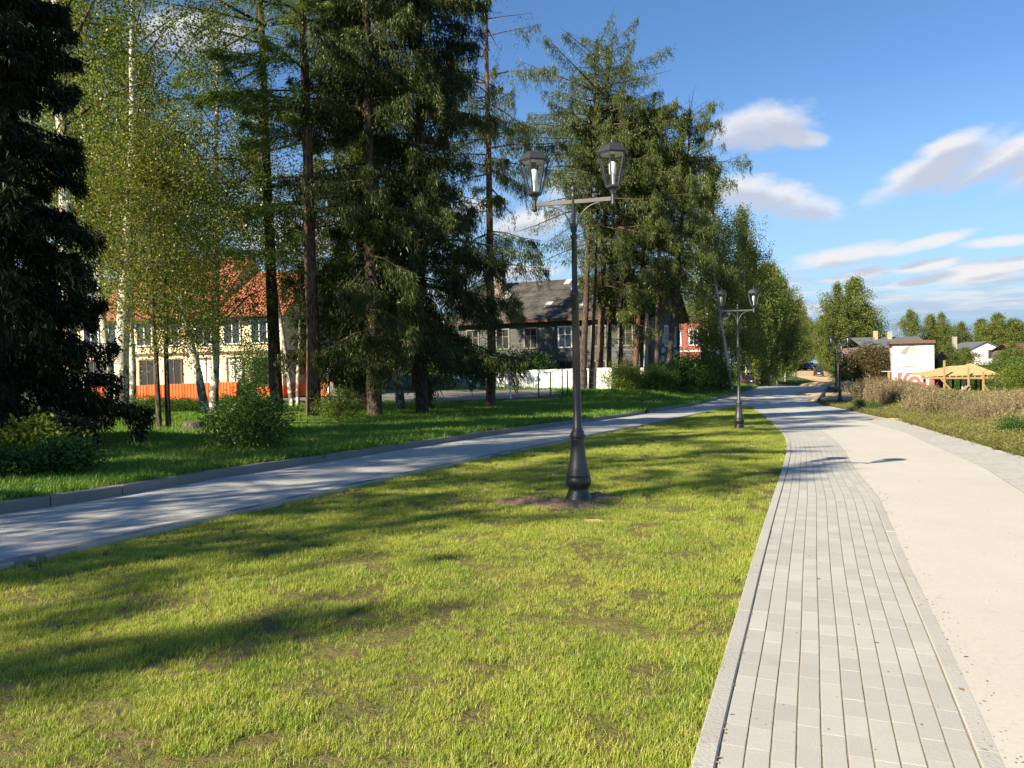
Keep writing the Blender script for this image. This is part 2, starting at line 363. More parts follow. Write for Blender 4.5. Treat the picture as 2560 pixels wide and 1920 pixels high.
def paver(name, base):
    m, t = newmat(name); v = wpos(t); oi = N(t, 'ShaderNodeObjectInfo'); at = N(t, 'ShaderNodeAttribute', attribute_name='tint')
    n1 = noise(t, .7, 4, v); n2 = noise(t, 90, 3, v); n3 = noise(t, 5, 4, v)
    rnd = MA(t, 'ADD', at.outputs['Fac'], MA(t, 'MULTIPLY', oi.outputs['Random'], 1.0)); rnd = MA(t, 'FRACT', rnd)
    f = MA(t, 'MULTIPLY_ADD', n1, .24, .88); f = MA(t, 'MULTIPLY', f, MA(t, 'MULTIPLY_ADD', n2, .22, .89)); f = MA(t, 'MULTIPLY', f, MA(t, 'MULTIPLY_ADD', n3, .16, .92)); f = MA(t, 'MULTIPLY', f, MA(t, 'MULTIPLY_ADD', rnd, .16, .92))
    vm = N(t, 'ShaderNodeVectorMath', operation='SCALE'); vm.inputs[0].default_value = base; t.links.new(f, vm.inputs['Scale'])
    finish(t, vm.outputs[0], .85, n2, .35, .004, spec=.25); return m
M['paver'] = paver('paver_grey', (.415, .408, .37))
M['joint'] = simple('joint_sand', (.30, .25, .185), .98, .3, 9, spec=.05, bstr=.5)
M['litter'] = simple('dry_leaf_litter', (.22, .13, .06), .9, .4, 3)

# ------------------------------------------------------------------ ground sheets
def strip(name, xl, xr, ys, zf, dz, nx, mat, us=None, **kw):
    ys = np.asarray(ys, float); u = np.linspace(0, 1, nx+1) if us is None else np.asarray(us)
    L = xl(ys) if callable(xl) else np.full(len(ys), float(xl)); Rr = xr(ys) if callable(xr) else np.full(len(ys), float(xr))
    X = L[:, None]+(Rr-L)[:, None]*u[None, :]; Y = np.repeat(ys[:, None], len(u), 1); Z = zf(X, Y)+dz
    V = np.stack([X, Y, Z], 2).reshape(-1, 3); n = len(u)
    i, j = np.meshgrid(np.arange(len(ys)-1), np.arange(n-1), indexing='ij'); a = (i*n+j).ravel()
    F = np.stack([a, a+1, a+n+1, a+n], 1); me = mesh_np(name, V, F, [mat], smooth=True); return link(name, me, **kw)
def yspace(a, b, s0, g=1.05, smax=25):
    r = [a]; s = s0
    while r[-1] < b: r.append(r[-1]+s); s = min(s*g, smax)
    r[-1] = b; return np.array(r)

def grassground(name, cs, scale=.6):
    m, t = newmat(name); v = wpos(t); n1 = noise(t, scale, 6, v); n2 = noise(t, 14, 5, v, .7); n3 = noise(t, 60, 3, v)
    c = MIXC(t, SST(t, n1, .35, .65), cs[0], cs[1]); c = MIXC(t, SST(t, n2, .48, .68), c, cs[2]); c = MIXC(t, MA(t, 'MULTIPLY', SST(t, n3, .5, .7), .5), c, cs[1])
    finish(t, c, .95, n2, .9, .04, spec=.05); return m
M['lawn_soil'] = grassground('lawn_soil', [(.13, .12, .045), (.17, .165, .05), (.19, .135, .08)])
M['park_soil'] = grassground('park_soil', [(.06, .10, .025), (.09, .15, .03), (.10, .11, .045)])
M['meadow_soil'] = grassground('meadow_soil', [(.10, .10, .04), (.13, .12, .05), (.15, .11, .06)], .25)
m, t = newmat('decorative_concrete'); v = wpos(t); n1 = noise(t, .35, 5, v); n2 = noise(t, 150, 2, v); n3 = noise(t, 2.5, 5, wpos(t, (1, .25, 1))); n4 = noise(t, 22, 4, v)
n5 = noise(t, 38, 3, v); n6 = noise(t, 1.6, 6, v, .7); f = MA(t, 'MULTIPLY_ADD', n1, .18, .91); f = MA(t, 'MULTIPLY', f, MA(t, 'MULTIPLY_ADD', n5, .22, .89)); f = MA(t, 'MULTIPLY', f, MA(t, 'MULTIPLY_ADD', n6, .12, .94)); f = MA(t, 'MULTIPLY', f, MA(t, 'MULTIPLY_ADD', n2, .30, .85)); f = MA(t, 'MULTIPLY', f, MA(t, 'MULTIPLY_ADD', n3, .09, .955))
f = MA(t, 'MULTIPLY', f, MA(t, 'SUBTRACT', 1.0, MA(t, 'MULTIPLY', SST(t, n4, .60, .72), .14)))
vm = N(t, 'ShaderNodeVectorMath', operation='SCALE'); vm.inputs[0].default_value = (.505, .482, .418); t.links.new(f, vm.inputs['Scale'])
finish(t, vm.outputs[0], .85, n2, .25, .004, spec=.2); M['beige'] = m
M['asphalt'] = simple('grey_asphalt', (.30, .30, .295), .9, .12, 1.2, spec=.2, bstr=.4, fine=60)
M['yard'] = simple('yard_asphalt', (.17, .165, .155), .95, .2, .6, bstr=.3)

ysB = np.array([-80, -40, -15, 0, 15, 30, 50, 80, 110, 150, 200, 280, 400, 700, 1200])
def ZB(x, y): return T(x, y)-0.45
strip('ground', -900, 1100, ysB, ZB, 0, 60, M['meadow_soil'], kind='structure', label='grassy ground running to the horizon under everything', cat='ground')
ysn = yspace(-14, 47.2, .35, 1.012)
strip('lawn', X_NEAR, X_L, np.linspace(-6, 46.2, 120), T, 0.0, 14, M['lawn_soil'], kind='structure', label='strip of new lawn between the side road and the promenade', cat='lawn')
SL = [tuple(G(px, py)[:2]) for px, py in ((1962,949),(1964,937),(1985,927),(2012,919.5))]; SR = [tuple(G(px, py)[:2]) for px, py in ((2100,950),(2095,939),(2062,928),(2044,919.5))]
SL = np.array(sorted(SL, key=lambda p: p[1])); SR = np.array(sorted(SR, key=lambda p: p[1]))
def XK_(y):
    y = np.asarray(y, float); return np.where(y < 109, X_KERB(y), np.interp(y, SL[:, 1], SL[:, 0]))-.07
def XMR(y):
    y = np.asarray(y, float); return np.where(y < 109, X_R(y), np.interp(y, SR[:, 1], SR[:, 0]))+.02
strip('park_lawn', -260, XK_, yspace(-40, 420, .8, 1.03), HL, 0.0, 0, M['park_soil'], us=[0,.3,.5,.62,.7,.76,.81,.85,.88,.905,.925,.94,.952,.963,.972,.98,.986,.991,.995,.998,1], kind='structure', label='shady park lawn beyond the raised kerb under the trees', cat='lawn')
strip('meadow', XMR, lambda y: XMR(y)+330, yspace(-30, 420, .8, 1.03), T, 0.0, 0, M['meadow_soil'], us=[0,.003,.008,.014,.02,.03,.045,.06,.08,.11,.15,.2,.3,.45,.65,1], kind='structure', label='rough weedy meadow on the right of the promenade', cat='meadow')
side = strip('side_road', X_NEAR, X_KERB, ysn, ROADZ, -0.012, 10, M['joint'], kind='structure', label='narrow paved side road running beside the park kerb', cat='road')
prom = strip('promenade', lambda y: X_L(y), lambda y: X_R(y), np.linspace(-6, 47.5, 150), PATHZ, -0.0045, 16, M['joint'], kind='structure', label='wide paved promenade curving away to the left', cat='path')
strip('concrete_surface', lambda y: X_M(y), lambda y: X_BR(y), np.linspace(-6, 64, 180), PATHZ, 0.0015, 14, M['beige'], parent=prom)
strip('road', X_KERB, lambda y: X_R(y), np.linspace(45.5, 108, 90), PATHZ, -0.006, 14, M['paver'], kind='structure', label='paved crossing where promenade and side road meet', cat='road')
# beige lane going on over the crossing
XB1 = lambda y: np.interp(y, [60, 80, 100], [float(X_M(60))-1.0, float(X_M(60))+5.0, float(X_M(60))+12.5]); XB2 = lambda y: np.interp(y, [60, 80, 100], [float(X_BR(60))-.8, float(X_R(80))-2.2, float(X_R(100))-2.2])
strip('concrete_lane', XB1, XB2, np.linspace(64, 98, 30), PATHZ, 0.001, 6, M['beige'], parent=prom)
strip('sand_road', lambda y: np.interp(y, SL[:, 1], SL[:, 0]), lambda y: np.interp(y, SR[:, 1], SR[:, 0]), np.linspace(108, 225, 60), T, 0.03, 8, M['sand'], kind='structure', label='unpaved sandy road climbing away between the birches', cat='road')
def YZ(x, y): return HL(x, y)
strip('yard_path', lambda y: np.interp(y, [44, 48, 52, 57], [-60, -50, -34, -24]), lambda y: np.interp(y, [44, 48, 52, 57], [-6, .5, 4.5, 5.0]), np.linspace(44, 57, 16), YZ, .02, 30, M['yard'], kind='structure', label='grey yard drive in front of the white wall', cat='path')
strip('dirt_path', lambda y: -14+0*y, lambda y: -5.5+0*y, np.linspace(25.3, 26.3, 6), HL, .012, 20, M['sand'], kind='structure', label='narrow trodden dirt track across the shady park grass', cat='path')

# ------------------------------------------------------------------ pavers
def basis(x, y, slope):
    tx = Vector((slope, 1, 0)); e = .05
    z0 = float(PATHZ(x, y)); t1 = Vector((tx.x*e, tx.y*e, float(PATHZ(x+tx.x*e, y+e))-z0)).normalized()
    s = Vector((e, 0, float(PATHZ(x+e, y))-z0)); s = (s-t1*s.dot(t1)).normalized(); n = s.cross(t1)
    return s, t1, n
def brick_proto(w, l, h=.05, ch=.004, ce=.0006, cz=.0007):
    a, b = w/2, l/2; V = [(-a,-b,-h),(a,-b,-h),(a,b,-h),(-a,b,-h),(-a,-b,-cz),(a,-b,-cz),(a,b,-cz),(-a,b,-cz),(-a+ch,-b+ce,0),(a-ch,-b+ce,0),(a-ch,b-ce,0),(-a+ch,b-ce,0)]
    F = [(0,1,5,4),(1,2,6,5),(2,3,7,6),(3,0,4,7),(4,5,9,8),(5,6,10,9),(6,7,11,10),(7,4,8,11),(8,9,10,11)]
    return np.array(V), np.array(F)
BW, BL = .0995, .1997
bV, bF = brick_proto(BW, BL)
rng = np.random.RandomState(3)
def brick_cells(xl, xr, ncol, y0, y1, zf, L=.2, jit=.0025):
    """column-wise bricks: list of centre, slope, width"""
    out = []
    for c in range(ncol):
        f = (c+.5)/ncol; y = y0-rng.rand()*L
        while y < y1:
            x0 = xl(y)*(1-f)+xr(y)*f; x1 = xl(y+.2)*(1-f)+xr(y+.2)*f; s = float((x1-x0)/.2); w = float(xr(y)-xl(y))/ncol/math.sqrt(1+s*s)
            out.append((float(x0), y, s, w)); y += L/math.sqrt(1+s*s)
    return out
def place_bricks(name, cells, zf, parent, mat, singles=0, dz=0.0, gap=.007):
    cells = sorted(cells, key=lambda c: c[0]**2+c[1]**2); me1 = mesh_np('brick', bV, bF, [mat])
    for (x, y, s, w) in cells[:singles]:
        sx_, t_, n_ = basis(x, y, s); k = (w-gap)/BW; ya = rng.normal(0, .006)
        Mx = Matrix(((sx_.x*k, t_.x, n_.x, 0), (sx_.y*k, t_.y, n_.y, 0), (sx_.z*k, t_.z, n_.z, 0), (0, 0, 0, 1)))
        o = link('brick', me1, parent); o.matrix_world = Matrix.Translation((x, y, float(zf(x, y))+dz+rng.normal(0, .0004))) @ Mx @ Matrix.Rotation(ya, 4, 'Z')
    rest = cells[singles:]
    if rest:
        Vs = []; Fs = []; tn = []
        for i, (x, y, s, w) in enumerate(rest):
            sx_, t_, n_ = basis(x, y, s); k = (w-gap)/BW; B = np.array([list(sx_*k), list(t_), list(n_)])
            p = bV @ B + np.array([x, y, float(zf(x, y))+dz+rng.normal(0, .0004)]); Vs.append(p); Fs.append(bF+12*i); tn += [rng.rand()]*9
        me = mesh_np(name, np.concatenate(Vs), np.concatenate(Fs), [mat], tint=tn); link(name, me, parent, kind='stuff')
KW = .085
kl0 = lambda y: X_L(y)+KW+.012; kr0 = lambda y: X_M(y)-KW-.006
place_bricks('distant_bricks', brick_cells(kl0, kr0, 10, -1.5, 27, PATHZ), PATHZ, prom, M['paver'], singles=296)
place_bricks('right_strip_bricks', brick_cells(lambda y: X_BR(y)+.02, lambda y: X_R(y)-.10, 11, -1.5, 32, PATHZ), PATHZ, prom, M['paver'])
for nm, a_, b_ in (('far_left_paving', kl0, kr0),): strip(nm, a_, b_, np.linspace(26.9, 47.4, 50), PATHZ, 0.0, 4, M['paver'], parent=prom)
strip('far_right_paving', lambda y: X_BR(y)+.02, lambda y: X_R(y)-.10, np.linspace(31.9, 58, 50), PATHZ, 0.0, 4, M['paver'], parent=prom)
# kerb stones
def kerb_run(parent, xf, y0, y1, w, top, bot, mat, L=1.0, name='kerb_stone', zf=PATHZ, off=0.0, skip=None, limit=400):
    y = y0; n = 0
    while y < y1 and n < limit:
        s = float((xf(y+.5)-xf(y))/.5); dy = L/math.sqrt(1+s*s); ya, yb = y+.0015, y+dy-.0015
        if skip and skip[0] < y < skip[1]: y += dy; continue
        xa, xb = float(xf(ya))+off, float(xf(yb))+off; nx, ny = 1/math.sqrt(1+s*s), -s/math.sqrt(1+s*s); q = min(.012, w*.07); V = []
        for (X, Y) in ((xa, ya), (xb, yb)):
            z = float(zf(X, Y)); jt = rng.normal(0, .0015)
            for (o_, h_) in ((0, bot), (0, top-q), (q, top), (w-q, top), (w, top-q), (w, bot)): V.append((X+nx*o_, Y+ny*o_, z+h_+jt))
        F = [(i, (i+1) % 6, 6+(i+1) % 6, 6+i) for i in range(6)]+[(5,4,3,2,1,0),(6,7,8,9,10,11)]
        cx, cy, cz = V[0]; b = MB().add([(a-cx, b_-cy, c-cz) for a, b_, c in V], [f[::-1] for f in F]); o = b.build(name, mat, parent); o.location = (cx, cy, cz); y += dy; n += 1
kerb_run(prom, lambda y: X_L(y), -1.5, 46, KW, .006, -.15, M['kerb_light'])
kerb_run(prom, lambda y: X_M(y)-KW, -1.5, 47, KW, .001, -.12, M['kerb_light'])
kerb_run(prom, lambda y: X_R(y)-.09, 0, 56, KW, .004, -.15, M['kerb_light'])
# side road bricks, far kerb with a dropped stretch, near edging
place_bricks('road_bricks', brick_cells(lambda y: X_NEAR(y)+.12, lambda y: X_KERB(y)-.01, 22, 3.5, 26, ROADZ), ROADZ, side, M['paver'])
strip('far_road_paving', lambda y: X_NEAR(y)+.12, X_KERB, np.linspace(25.9, 47.2, 40), ROADZ, 0.0, 6, M['paver'], parent=side)
kerb_run(side, lambda y: X_KERB(y)-.16, 3, 108, .16, .137, -.1, M['kerb'], zf=lambda x, y: T(x, y)+.045, skip=(35.0, 36.6))
kerb_run(side, X_NEAR, 2.2, 45.6, .11, .004, -.2, M['kerb'], zf=ROADZ)
# litter: leaves, sand crumbs and needles lying along the joints
r = np.random.RandomState(12); V = []; F = []; tn = []
for i in range(900):
    y = 2.2+24*r.rand()**1.6; m_ = r.rand()
    if m_ < .45: x = float(X_M(y))+r.normal(.03, .05)
    elif m_ < .7: x = float(X_L(y))+KW+.006+r.normal(0, .012)
    elif m_ < .85: x = float(X_L(y))+r.rand()*1.1
    else: x = float(X_M(y))+r.rand()*2.5
    s_ = r.uniform(.003, .010) if r.rand() < .93 else r.uniform(.012, .022); a_ = r.rand()*6.28; z = float(PATHZ(x, y))+.0045; k = len(V)
    for j, (u_, v_) in enumerate(((-1, 0), (0, -.5), (1, 0), (0, .5))): V.append((x+s_*(u_*math.cos(a_)-v_*math.sin(a_)), y+s_*(u_*math.sin(a_)+v_*math.cos(a_)), z+(.004 if j == 1 else 0)))
    F.append((k, k+1, k+2, k+3))
link('path_litter', mesh_np('path_litter', V, np.array(F), [M['litter']]), kind='stuff', label='dry leaf bits and sand crumbs along the paving joints', cat='litter')
# black rubbery edging strip at the notch on the right
for i in range(12):
    a = G(2043+i*2.35, 1006-i*3.5, PATHZ); b = G(2043+(i+.9)*2.35, 1006-(i+.9)*3.5, PATHZ)
    MB().bar((a[0]+.1, a[1], a[2]+.1), (b[0]+.1, b[1], b[2]+.1), .12, .28).build('edging_board', M['black'], prom)

# ------------------------------------------------------------------ scattering (ground cover only)
def scatter(name, pts, rot, scl, meshes, mat, **kw):
    me = mesh_np(name, pts, []) if False else None
    me = bpy.data.meshes.new(name); me.vertices.add(len(pts)); me.vertices.foreach_set('co', np.asarray(pts, np.float32).ravel())
    a = me.attributes.new('rot', 'FLOAT_VECTOR', 'POINT'); a.data.foreach_set('vector', np.asarray(rot, np.float32).ravel())
    a = me.attributes.new('scl', 'FLOAT_VECTOR', 'POINT'); a.data.foreach_set('vector', np.asarray(scl, np.float32).ravel())
    me.update(); me.materials.append(mat); o = link(name, me, **kw)
    g = bpy.data.node_groups.new(name, 'GeometryNodeTree'); g.interface.new_socket('Geometry', in_out='INPUT', socket_type='NodeSocketGeometry'); g.interface.new_socket('Geometry', in_out='OUTPUT', socket_type='NodeSocketGeometry')
    gi = g.nodes.new('NodeGroupInput'); go = g.nodes.new('NodeGroupOutput'); jn = g.nodes.new('GeometryNodeJoinGeometry')
    for q in meshes:
        so = bpy.data.objects.new(name+'_blade', q); oi = g.nodes.new('GeometryNodeObjectInfo'); oi.inputs['Object'].default_value = so; oi.inputs['As Instance'].default_value = True; g.links.new(oi.outputs['Geometry'], jn.inputs[0])
    ip = g.nodes.new('GeometryNodeInstanceOnPoints'); ip.inputs['Pick Instance'].default_value = True
    def na(nm):
        n = g.nodes.new('GeometryNodeInputNamedAttribute'); n.data_type = 'FLOAT_VECTOR'; n.inputs['Name'].default_value = nm; return [s for s in n.outputs if s.enabled and s.name == 'Attribute'][0]
    g.links.new(gi.outputs[0], ip.inputs['Points']); g.links.new(jn.outputs[0], ip.inputs['Instance'])
    rv = g.nodes.new('FunctionNodeRandomValue'); rv.data_type = 'INT'
    rv.inputs[4].default_value = 0; rv.inputs[5].default_value = len(meshes)-1; g.links.new(rv.outputs[2], ip.inputs['Instance Index'])
    er = g.nodes.new('FunctionNodeEulerToRotation'); g.links.new(na('rot'), er.inputs[0]); g.links.new(er.outputs[0], ip.inputs['Rotation']); g.links.new(na('scl'), ip.inputs['Scale'])
    g.links.new(ip.outputs[0], go.inputs[0]); md = o.modifiers.new('scatter', 'NODES'); md.node_group = g; return o
def tuft(seed, n, L, w, spread, lean, mat, curl=.5):
    r = np.random.RandomState(seed); V = []; Q = []; Tn = []; tn = []
    for i in range(n):
        a = r.rand()*2*PI; rr = spread*math.sqrt(r.rand()); b = np.array([rr*math.cos(a), rr*math.sin(a), -.01]); l = L*r.uniform(.5, 1.1); az = r.rand()*2*PI; le = abs(r.normal(0, lean))
        d = np.array([math.cos(az)*math.sin(le), math.sin(az)*math.sin(le), math.cos(le)]); d2 = d+np.array([math.cos(az), math.sin(az), -.35])*curl*r.rand(); d2 /= np.linalg.norm(d2)
        s = np.array([-math.sin(az+r.normal(0, .6)), math.cos(az), 0])*w*r.uniform(.6, 1.2)/2; m_ = b+d*l*.55; e = m_+d2*l*.5; k = len(V)
        V += [b-s, b+s, m_+s*.8, m_-s*.8, e]; Q.append((k, k+1, k+2, k+3)); Tn.append((k+3, k+2, k+4)); tn.append(r.rand())
    return mesh_np('tuft', V, [np.array(Q), np.array(Tn)], [mat], tint=tn+tn)
def grassmat(name, c1, c2, c3, trans=.4, big=.5):
    m, t = newmat(name); at = N(t, 'ShaderNodeAttribute', attribute_name='tint'); f = at.outputs['Fac']; oi = N(t, 'ShaderNodeObjectInfo')
    n1 = noise(t, big, 4, wpos(t)); n2 = noise(t, big*7, 3, wpos(t)); k = MA(t, 'MULTIPLY_ADD', n1, 1.5, -.25); k = MA(t, 'ADD', k, MA(t, 'MULTIPLY_ADD', oi.outputs['Random'], .5, -.25)); k = MA(t, 'ADD', k, MA(t, 'MULTIPLY_ADD', n2, 1.0, -.5), clamp=True)
    c = MIXC(t, k, c1, c2); c = MIXC(t, SST(t, MA(t, 'ADD', f, MA(t, 'MULTIPLY', MA(t, 'SUBTRACT', n2, .5), .8)), .78, .95), c, c3)
    d = N(t, 'ShaderNodeBsdfDiffuse'); tr = N(t, 'ShaderNodeBsdfTranslucent'); mx = N(t, 'ShaderNodeMixShader'); mx.inputs[0].default_value = trans
    t.links.new(c, d.inputs[0]); t.links.new(MIXC(t, 1.0, c, (1.1, 1.15, .55), 'MULTIPLY'), tr.inputs[0]); t.links.new(d.outputs[0], mx.inputs[1]); t.links.new(tr.outputs[0], mx.inputs[2])
    g = N(t, 'ShaderNodeBsdfGlossy'); g.inputs['Roughness'].default_value = .5; m2 = N(t, 'ShaderNodeMixShader'); m2.inputs[0].default_value = .035; t.links.new(mx.outputs[0], m2.inputs[1]); t.links.new(g.outputs[0], m2.inputs[2])
    o = N(t, 'ShaderNodeOutputMaterial'); t.links.new(m2.outputs[0], o.inputs[0]); return m
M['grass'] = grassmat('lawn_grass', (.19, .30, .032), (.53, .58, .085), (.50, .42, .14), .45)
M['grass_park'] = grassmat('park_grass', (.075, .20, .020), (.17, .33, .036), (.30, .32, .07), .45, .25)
M['weed_green'] = grassmat('meadow_green', (.13, .155, .035), (.25, .24, .075), (.38, .30, .13), .35, .2)
M['weed_brown'] = grassmat('meadow_dry', (.145, .11, .06), (.265, .205, .115), (.36, .30, .17), .2, .2)
def inframe(x, y, z, mg=.12):
    d = np.stack([x, y, z], 1)-C0; w = d @ FV; px = (d @ RV)/w; py = -(d @ UV)/w
    return (w > .8) & (np.abs(px) < .64*(1+mg)+.6/np.maximum(w, .5)) & (py < .48*(1+mg)+.5/np.maximum(w, .5))
def rand_pts(n, x0, x1, y0, y1, seed):
    r = np.random.RandomState(seed); return r.rand(n)*(x1-x0)+x0, r.rand(n)*(y1-y0)+y0, r
# lawn grass
PX, PY, PS, PB_ = [], [], [], []
BARE = [(G(px, py), sx_, sy_) for px, py, sx_, sy_ in ((1290, 1252, .26, .18), (1340, 1262, .30, .14), (1482, 1302, .15, .11), (1447, 1262, .35, .2), (1405, 1268, .3, .14), (1585, 1272, .16, .1), (1615, 1315, .2, .12), (1830, 1134, .85, .35), (1912, 1230, .12, .45), (1900, 1275, .1, .3), (700, 1725, .10, .06), (770, 1750, .08, .05), (660, 1845, .16, .07), (600, 1870, .1, .06), (450, 1650, .1, .04), (245, 1760, .09, .05), (990, 1905, .09, .04), (1000, 1550, .08, .05), (560, 1900, .14, .05), (680, 1385, .2, .1), (790, 1370, .2, .1))]
def bare(x, y):
    b = np.zeros(len(x))
    for (p, sx_, sy_) in BARE: b = np.maximum(b, 1.25-np.sqrt(((x-p[0])/sx_)**2+((y-p[1])/sy_)**2))
    return b + (vn(x, y, 1.9, 5)-.5)*1.1*(b > -.6)
for (y0, y1, dn, sc) in ((1.8, 5, 1500, .85), (5, 9, 950, .98), (9, 16, 480, 1.2), (16, 30, 250, 1.5), (30, 47, 140, 2.0)):
    x0 = float(X_NEAR(y0))-1.5; x1 = float(X_L(y1))+.4; n = int(dn*(x1-x0)*(y1-y0)); x, y, r = rand_pts(n, x0, x1, y0, y1, int(y0*10))
    xn, xl_ = X_NEAR(y), X_L(y); k = (x > xn-.03) & (x < xl_+.015); d = vn(x, y, 3.6, 1, 4); d2 = vn(x, y, .55, 2)
    k &= (r.rand(n) < np.clip((d-.36)*7+.12+d2*.25, .08, 1)); k &= bare(x, y) < .25+.3*r.rand(n); k &= inframe(x, y, T(x, y))
    x, y = x[k], y[k]; s = sc*(.40+1.0*vn(x, y, 1.6, 3, 4))*(.85+.3*r.rand(len(x))); s *= np.where(np.minimum(x-X_NEAR(y), 9) < .35, 1.35, 1.0); s *= np.where(X_L(y)-x < .18, 1.15, 1)
    PX.append(x); PY.append(y); PS.append(s)
x = np.concatenate(PX); y = np.concatenate(PY); s = np.concatenate(PS); r = np.random.RandomState(5); n = len(x)
scatter('lawn_grass', np.stack([x, y, T(x, y)], 1), np.stack([r.normal(0, .12, n), r.normal(.08, .12, n), r.rand(n)*6.28], 1), np.stack([s*1.1, s*1.1, s*r.uniform(.75, 1.15, n)/np.sqrt(np.maximum(s, 1))], 1),
        [tuft(i, 17, .058, .0038, .036, .62, M['grass']) for i in range(4)], M['grass'], label='short yellow green grass of the lawn strip around the near lamp', cat='grass', kind='stuff')
print('lawn tufts', n)
# park grass
PX, PY, PS = [], [], []
for (y0, y1, dn, sc) in ((6, 14, 150, 1.0), (14, 26, 80, 1.25), (26, 45, 38, 1.8), (45, 100, 9, 2.9)):
    x0 = -y1*.75; x1 = float(X_KERB(y1)); n = int(dn*(x1-x0)*(y1-y0)); x, y, r = rand_pts(n, x0, x1, y0, y1, 50+int(y0)); k = (x < X_KERB(y)-.17) & inframe(x, y, HL(x, y)) & (r.rand(n) < .35+vn(x, y, .9, 2, 4))
    k &= ~((y > 44.2) & (y < 57) & (x < 3)); k &= ~((y > 25.2) & (y < 26.4) & (x > -14) & (x < -5.5))
    x, y = x[k], y[k]; PX.append(x); PY.append(y); PS.append(sc*(.5+.9*vn(x, y, .7, 4, 3))*np.where(X_KERB(y)-x < .5, 1.2, 1))
x = np.concatenate(PX); y = np.concatenate(PY); s = np.concatenate(PS); n = len(x); r = np.random.RandomState(6); print('park tufts', n)
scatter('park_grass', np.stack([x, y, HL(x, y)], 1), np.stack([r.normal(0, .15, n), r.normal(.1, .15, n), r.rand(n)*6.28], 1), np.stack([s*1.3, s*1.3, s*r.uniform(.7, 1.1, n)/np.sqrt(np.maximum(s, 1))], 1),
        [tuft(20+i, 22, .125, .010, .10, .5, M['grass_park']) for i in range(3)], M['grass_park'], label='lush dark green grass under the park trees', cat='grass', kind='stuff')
# meadow
def stalk(seed, n, H, spread, matid, mat, seedw):
    r = np.random.RandomState(seed); V = []; Tn = []; tn = []
    def tri(c, d, l, w):
        s_ = np.cross(d, r.normal(size=3)); s_ /= np.linalg.norm(s_)+1e-6; k = len(V); V.extend([c-s_*w/2, c+s_*w/2, c+d*l]); Tn.append((k, k+1, k+2)); tn.append(r.rand())
    for i in range(n):
        a = r.rand()*6.28; rr = spread*math.sqrt(r.rand()); b = np.array([rr*math.cos(a), rr*math.sin(a), 0]); d = np.array([r.normal(0, .16), r.normal(0, .16), 1]); d /= np.linalg.norm(d); h = H*r.uniform(.6, 1.1); tri(b, d, h, .012)
        for j in range(seedw):
            t_ = r.uniform(.25 if matid else .05, 1.0); dd = d*.6+r.normal(size=3)*.5; dd /= np.linalg.norm(dd); tri(b+d*h*t_, dd, r.uniform(.05, .13), .022 if matid else .028)
    return mesh_np('stalk', V, np.array(Tn), [mat], tint=tn)
def meadow(name, mat, meshes, rows, cond, label, sg):
    PX, PY, PS = [], [], []
    for (y0, y1, dn, sc) in rows:
        x0 = float(X_R(y0)); x1 = max(y1*.78, x0+3); n = int(dn*(x1-x0)*(y1-y0)); x, y, r = rand_pts(n, x0, x1, y0, y1, 80+int(y0)+sg); u = x-X_R(y); k = (u > .05) & inframe(x, y, T(x, y)+.5, .2); p, hs = cond(x, y, u); k &= r.rand(n) < p
        PX.append(x[k]); PY.append(y[k]); PS.append((sc*hs)[k])
    x = np.concatenate(PX); y = np.concatenate(PY); s = np.concatenate(PS); n = len(x); r = np.random.RandomState(8+sg); print(name, n)
    return scatter(name, np.stack([x, y, T(x, y)-.02], 1), np.stack([r.normal(0, .08, n), r.normal(.0, .08, n), r.rand(n)*6.28], 1), np.stack([np.maximum(s, .8)*1.15, np.maximum(s, .8)*1.15, s*r.uniform(.75, 1.15, n)], 1), meshes, mat, label=label, cat='weeds', kind='stuff')
SANDY = [(G(2105, 1000), 2.6), (G(2135, 1002), 1.6), (G(2080, 978), 2.6), (G(2110, 968), 3.0), (G(2225, 1050), .5), (G(2100, 990), 2.6)]
def sandy(x, y):
    q = np.ones(len(x), bool)
    for p, rr in SANDY: q &= ((x-p[0])**2+((y-p[1])*.6)**2) > rr*rr
    return q
def c_green(x, y, u):
    h = (.25+.55*sst(u, .8, 5)*(.4+1.1*vn(x, y, .35, 1)))*np.interp(y, [22, 40, 60, 85], [1.35, 1.1, .7, .35]); return np.where(sandy(x, y), .55+.5*(vn(x, y, .5, 2)), 0)*np.where(u > 4, .6, 1), h
def c_brown(x, y, u):
    w = sst(u+3*(vn(x, y, .22, 3)-.5), 1.5, 3.8); h = (.65+.6*vn(x, y, .3, 4))*np.interp(y, [25, 55, 72, 88], [1.25, 1.1, .6, .25])*np.interp(x/y, [.45, .5, .56, .7], [1.15, 1.0, .56, .80]); return np.where(sandy(x, y), w*(.42+.8*vn(x, y, .3, 6)), 0), h
rows = ((9, 20, 30, 1.0), (20, 34, 17, 1.05), (34, 60, 9, 1.15), (60, 120, 3.4, 1.3))
meadow('meadow_greenery', M['weed_green'], [stalk(30+i, 20, .85, .22, 0, M['weed_green'], 7) for i in range(3)], [(a, b, d*1.5, s_) for a, b, d, s_ in rows], c_green, 'mixed green grasses and weeds along the promenade edge', 1)
meadow('meadow_dry_stalks', M['weed_brown'], [stalk(40+i, 14, 1.0, .28, 1, M['weed_brown'], 16) for i in range(3)], rows, c_brown, 'tall dry brown flower stalks filling the meadow', 2)

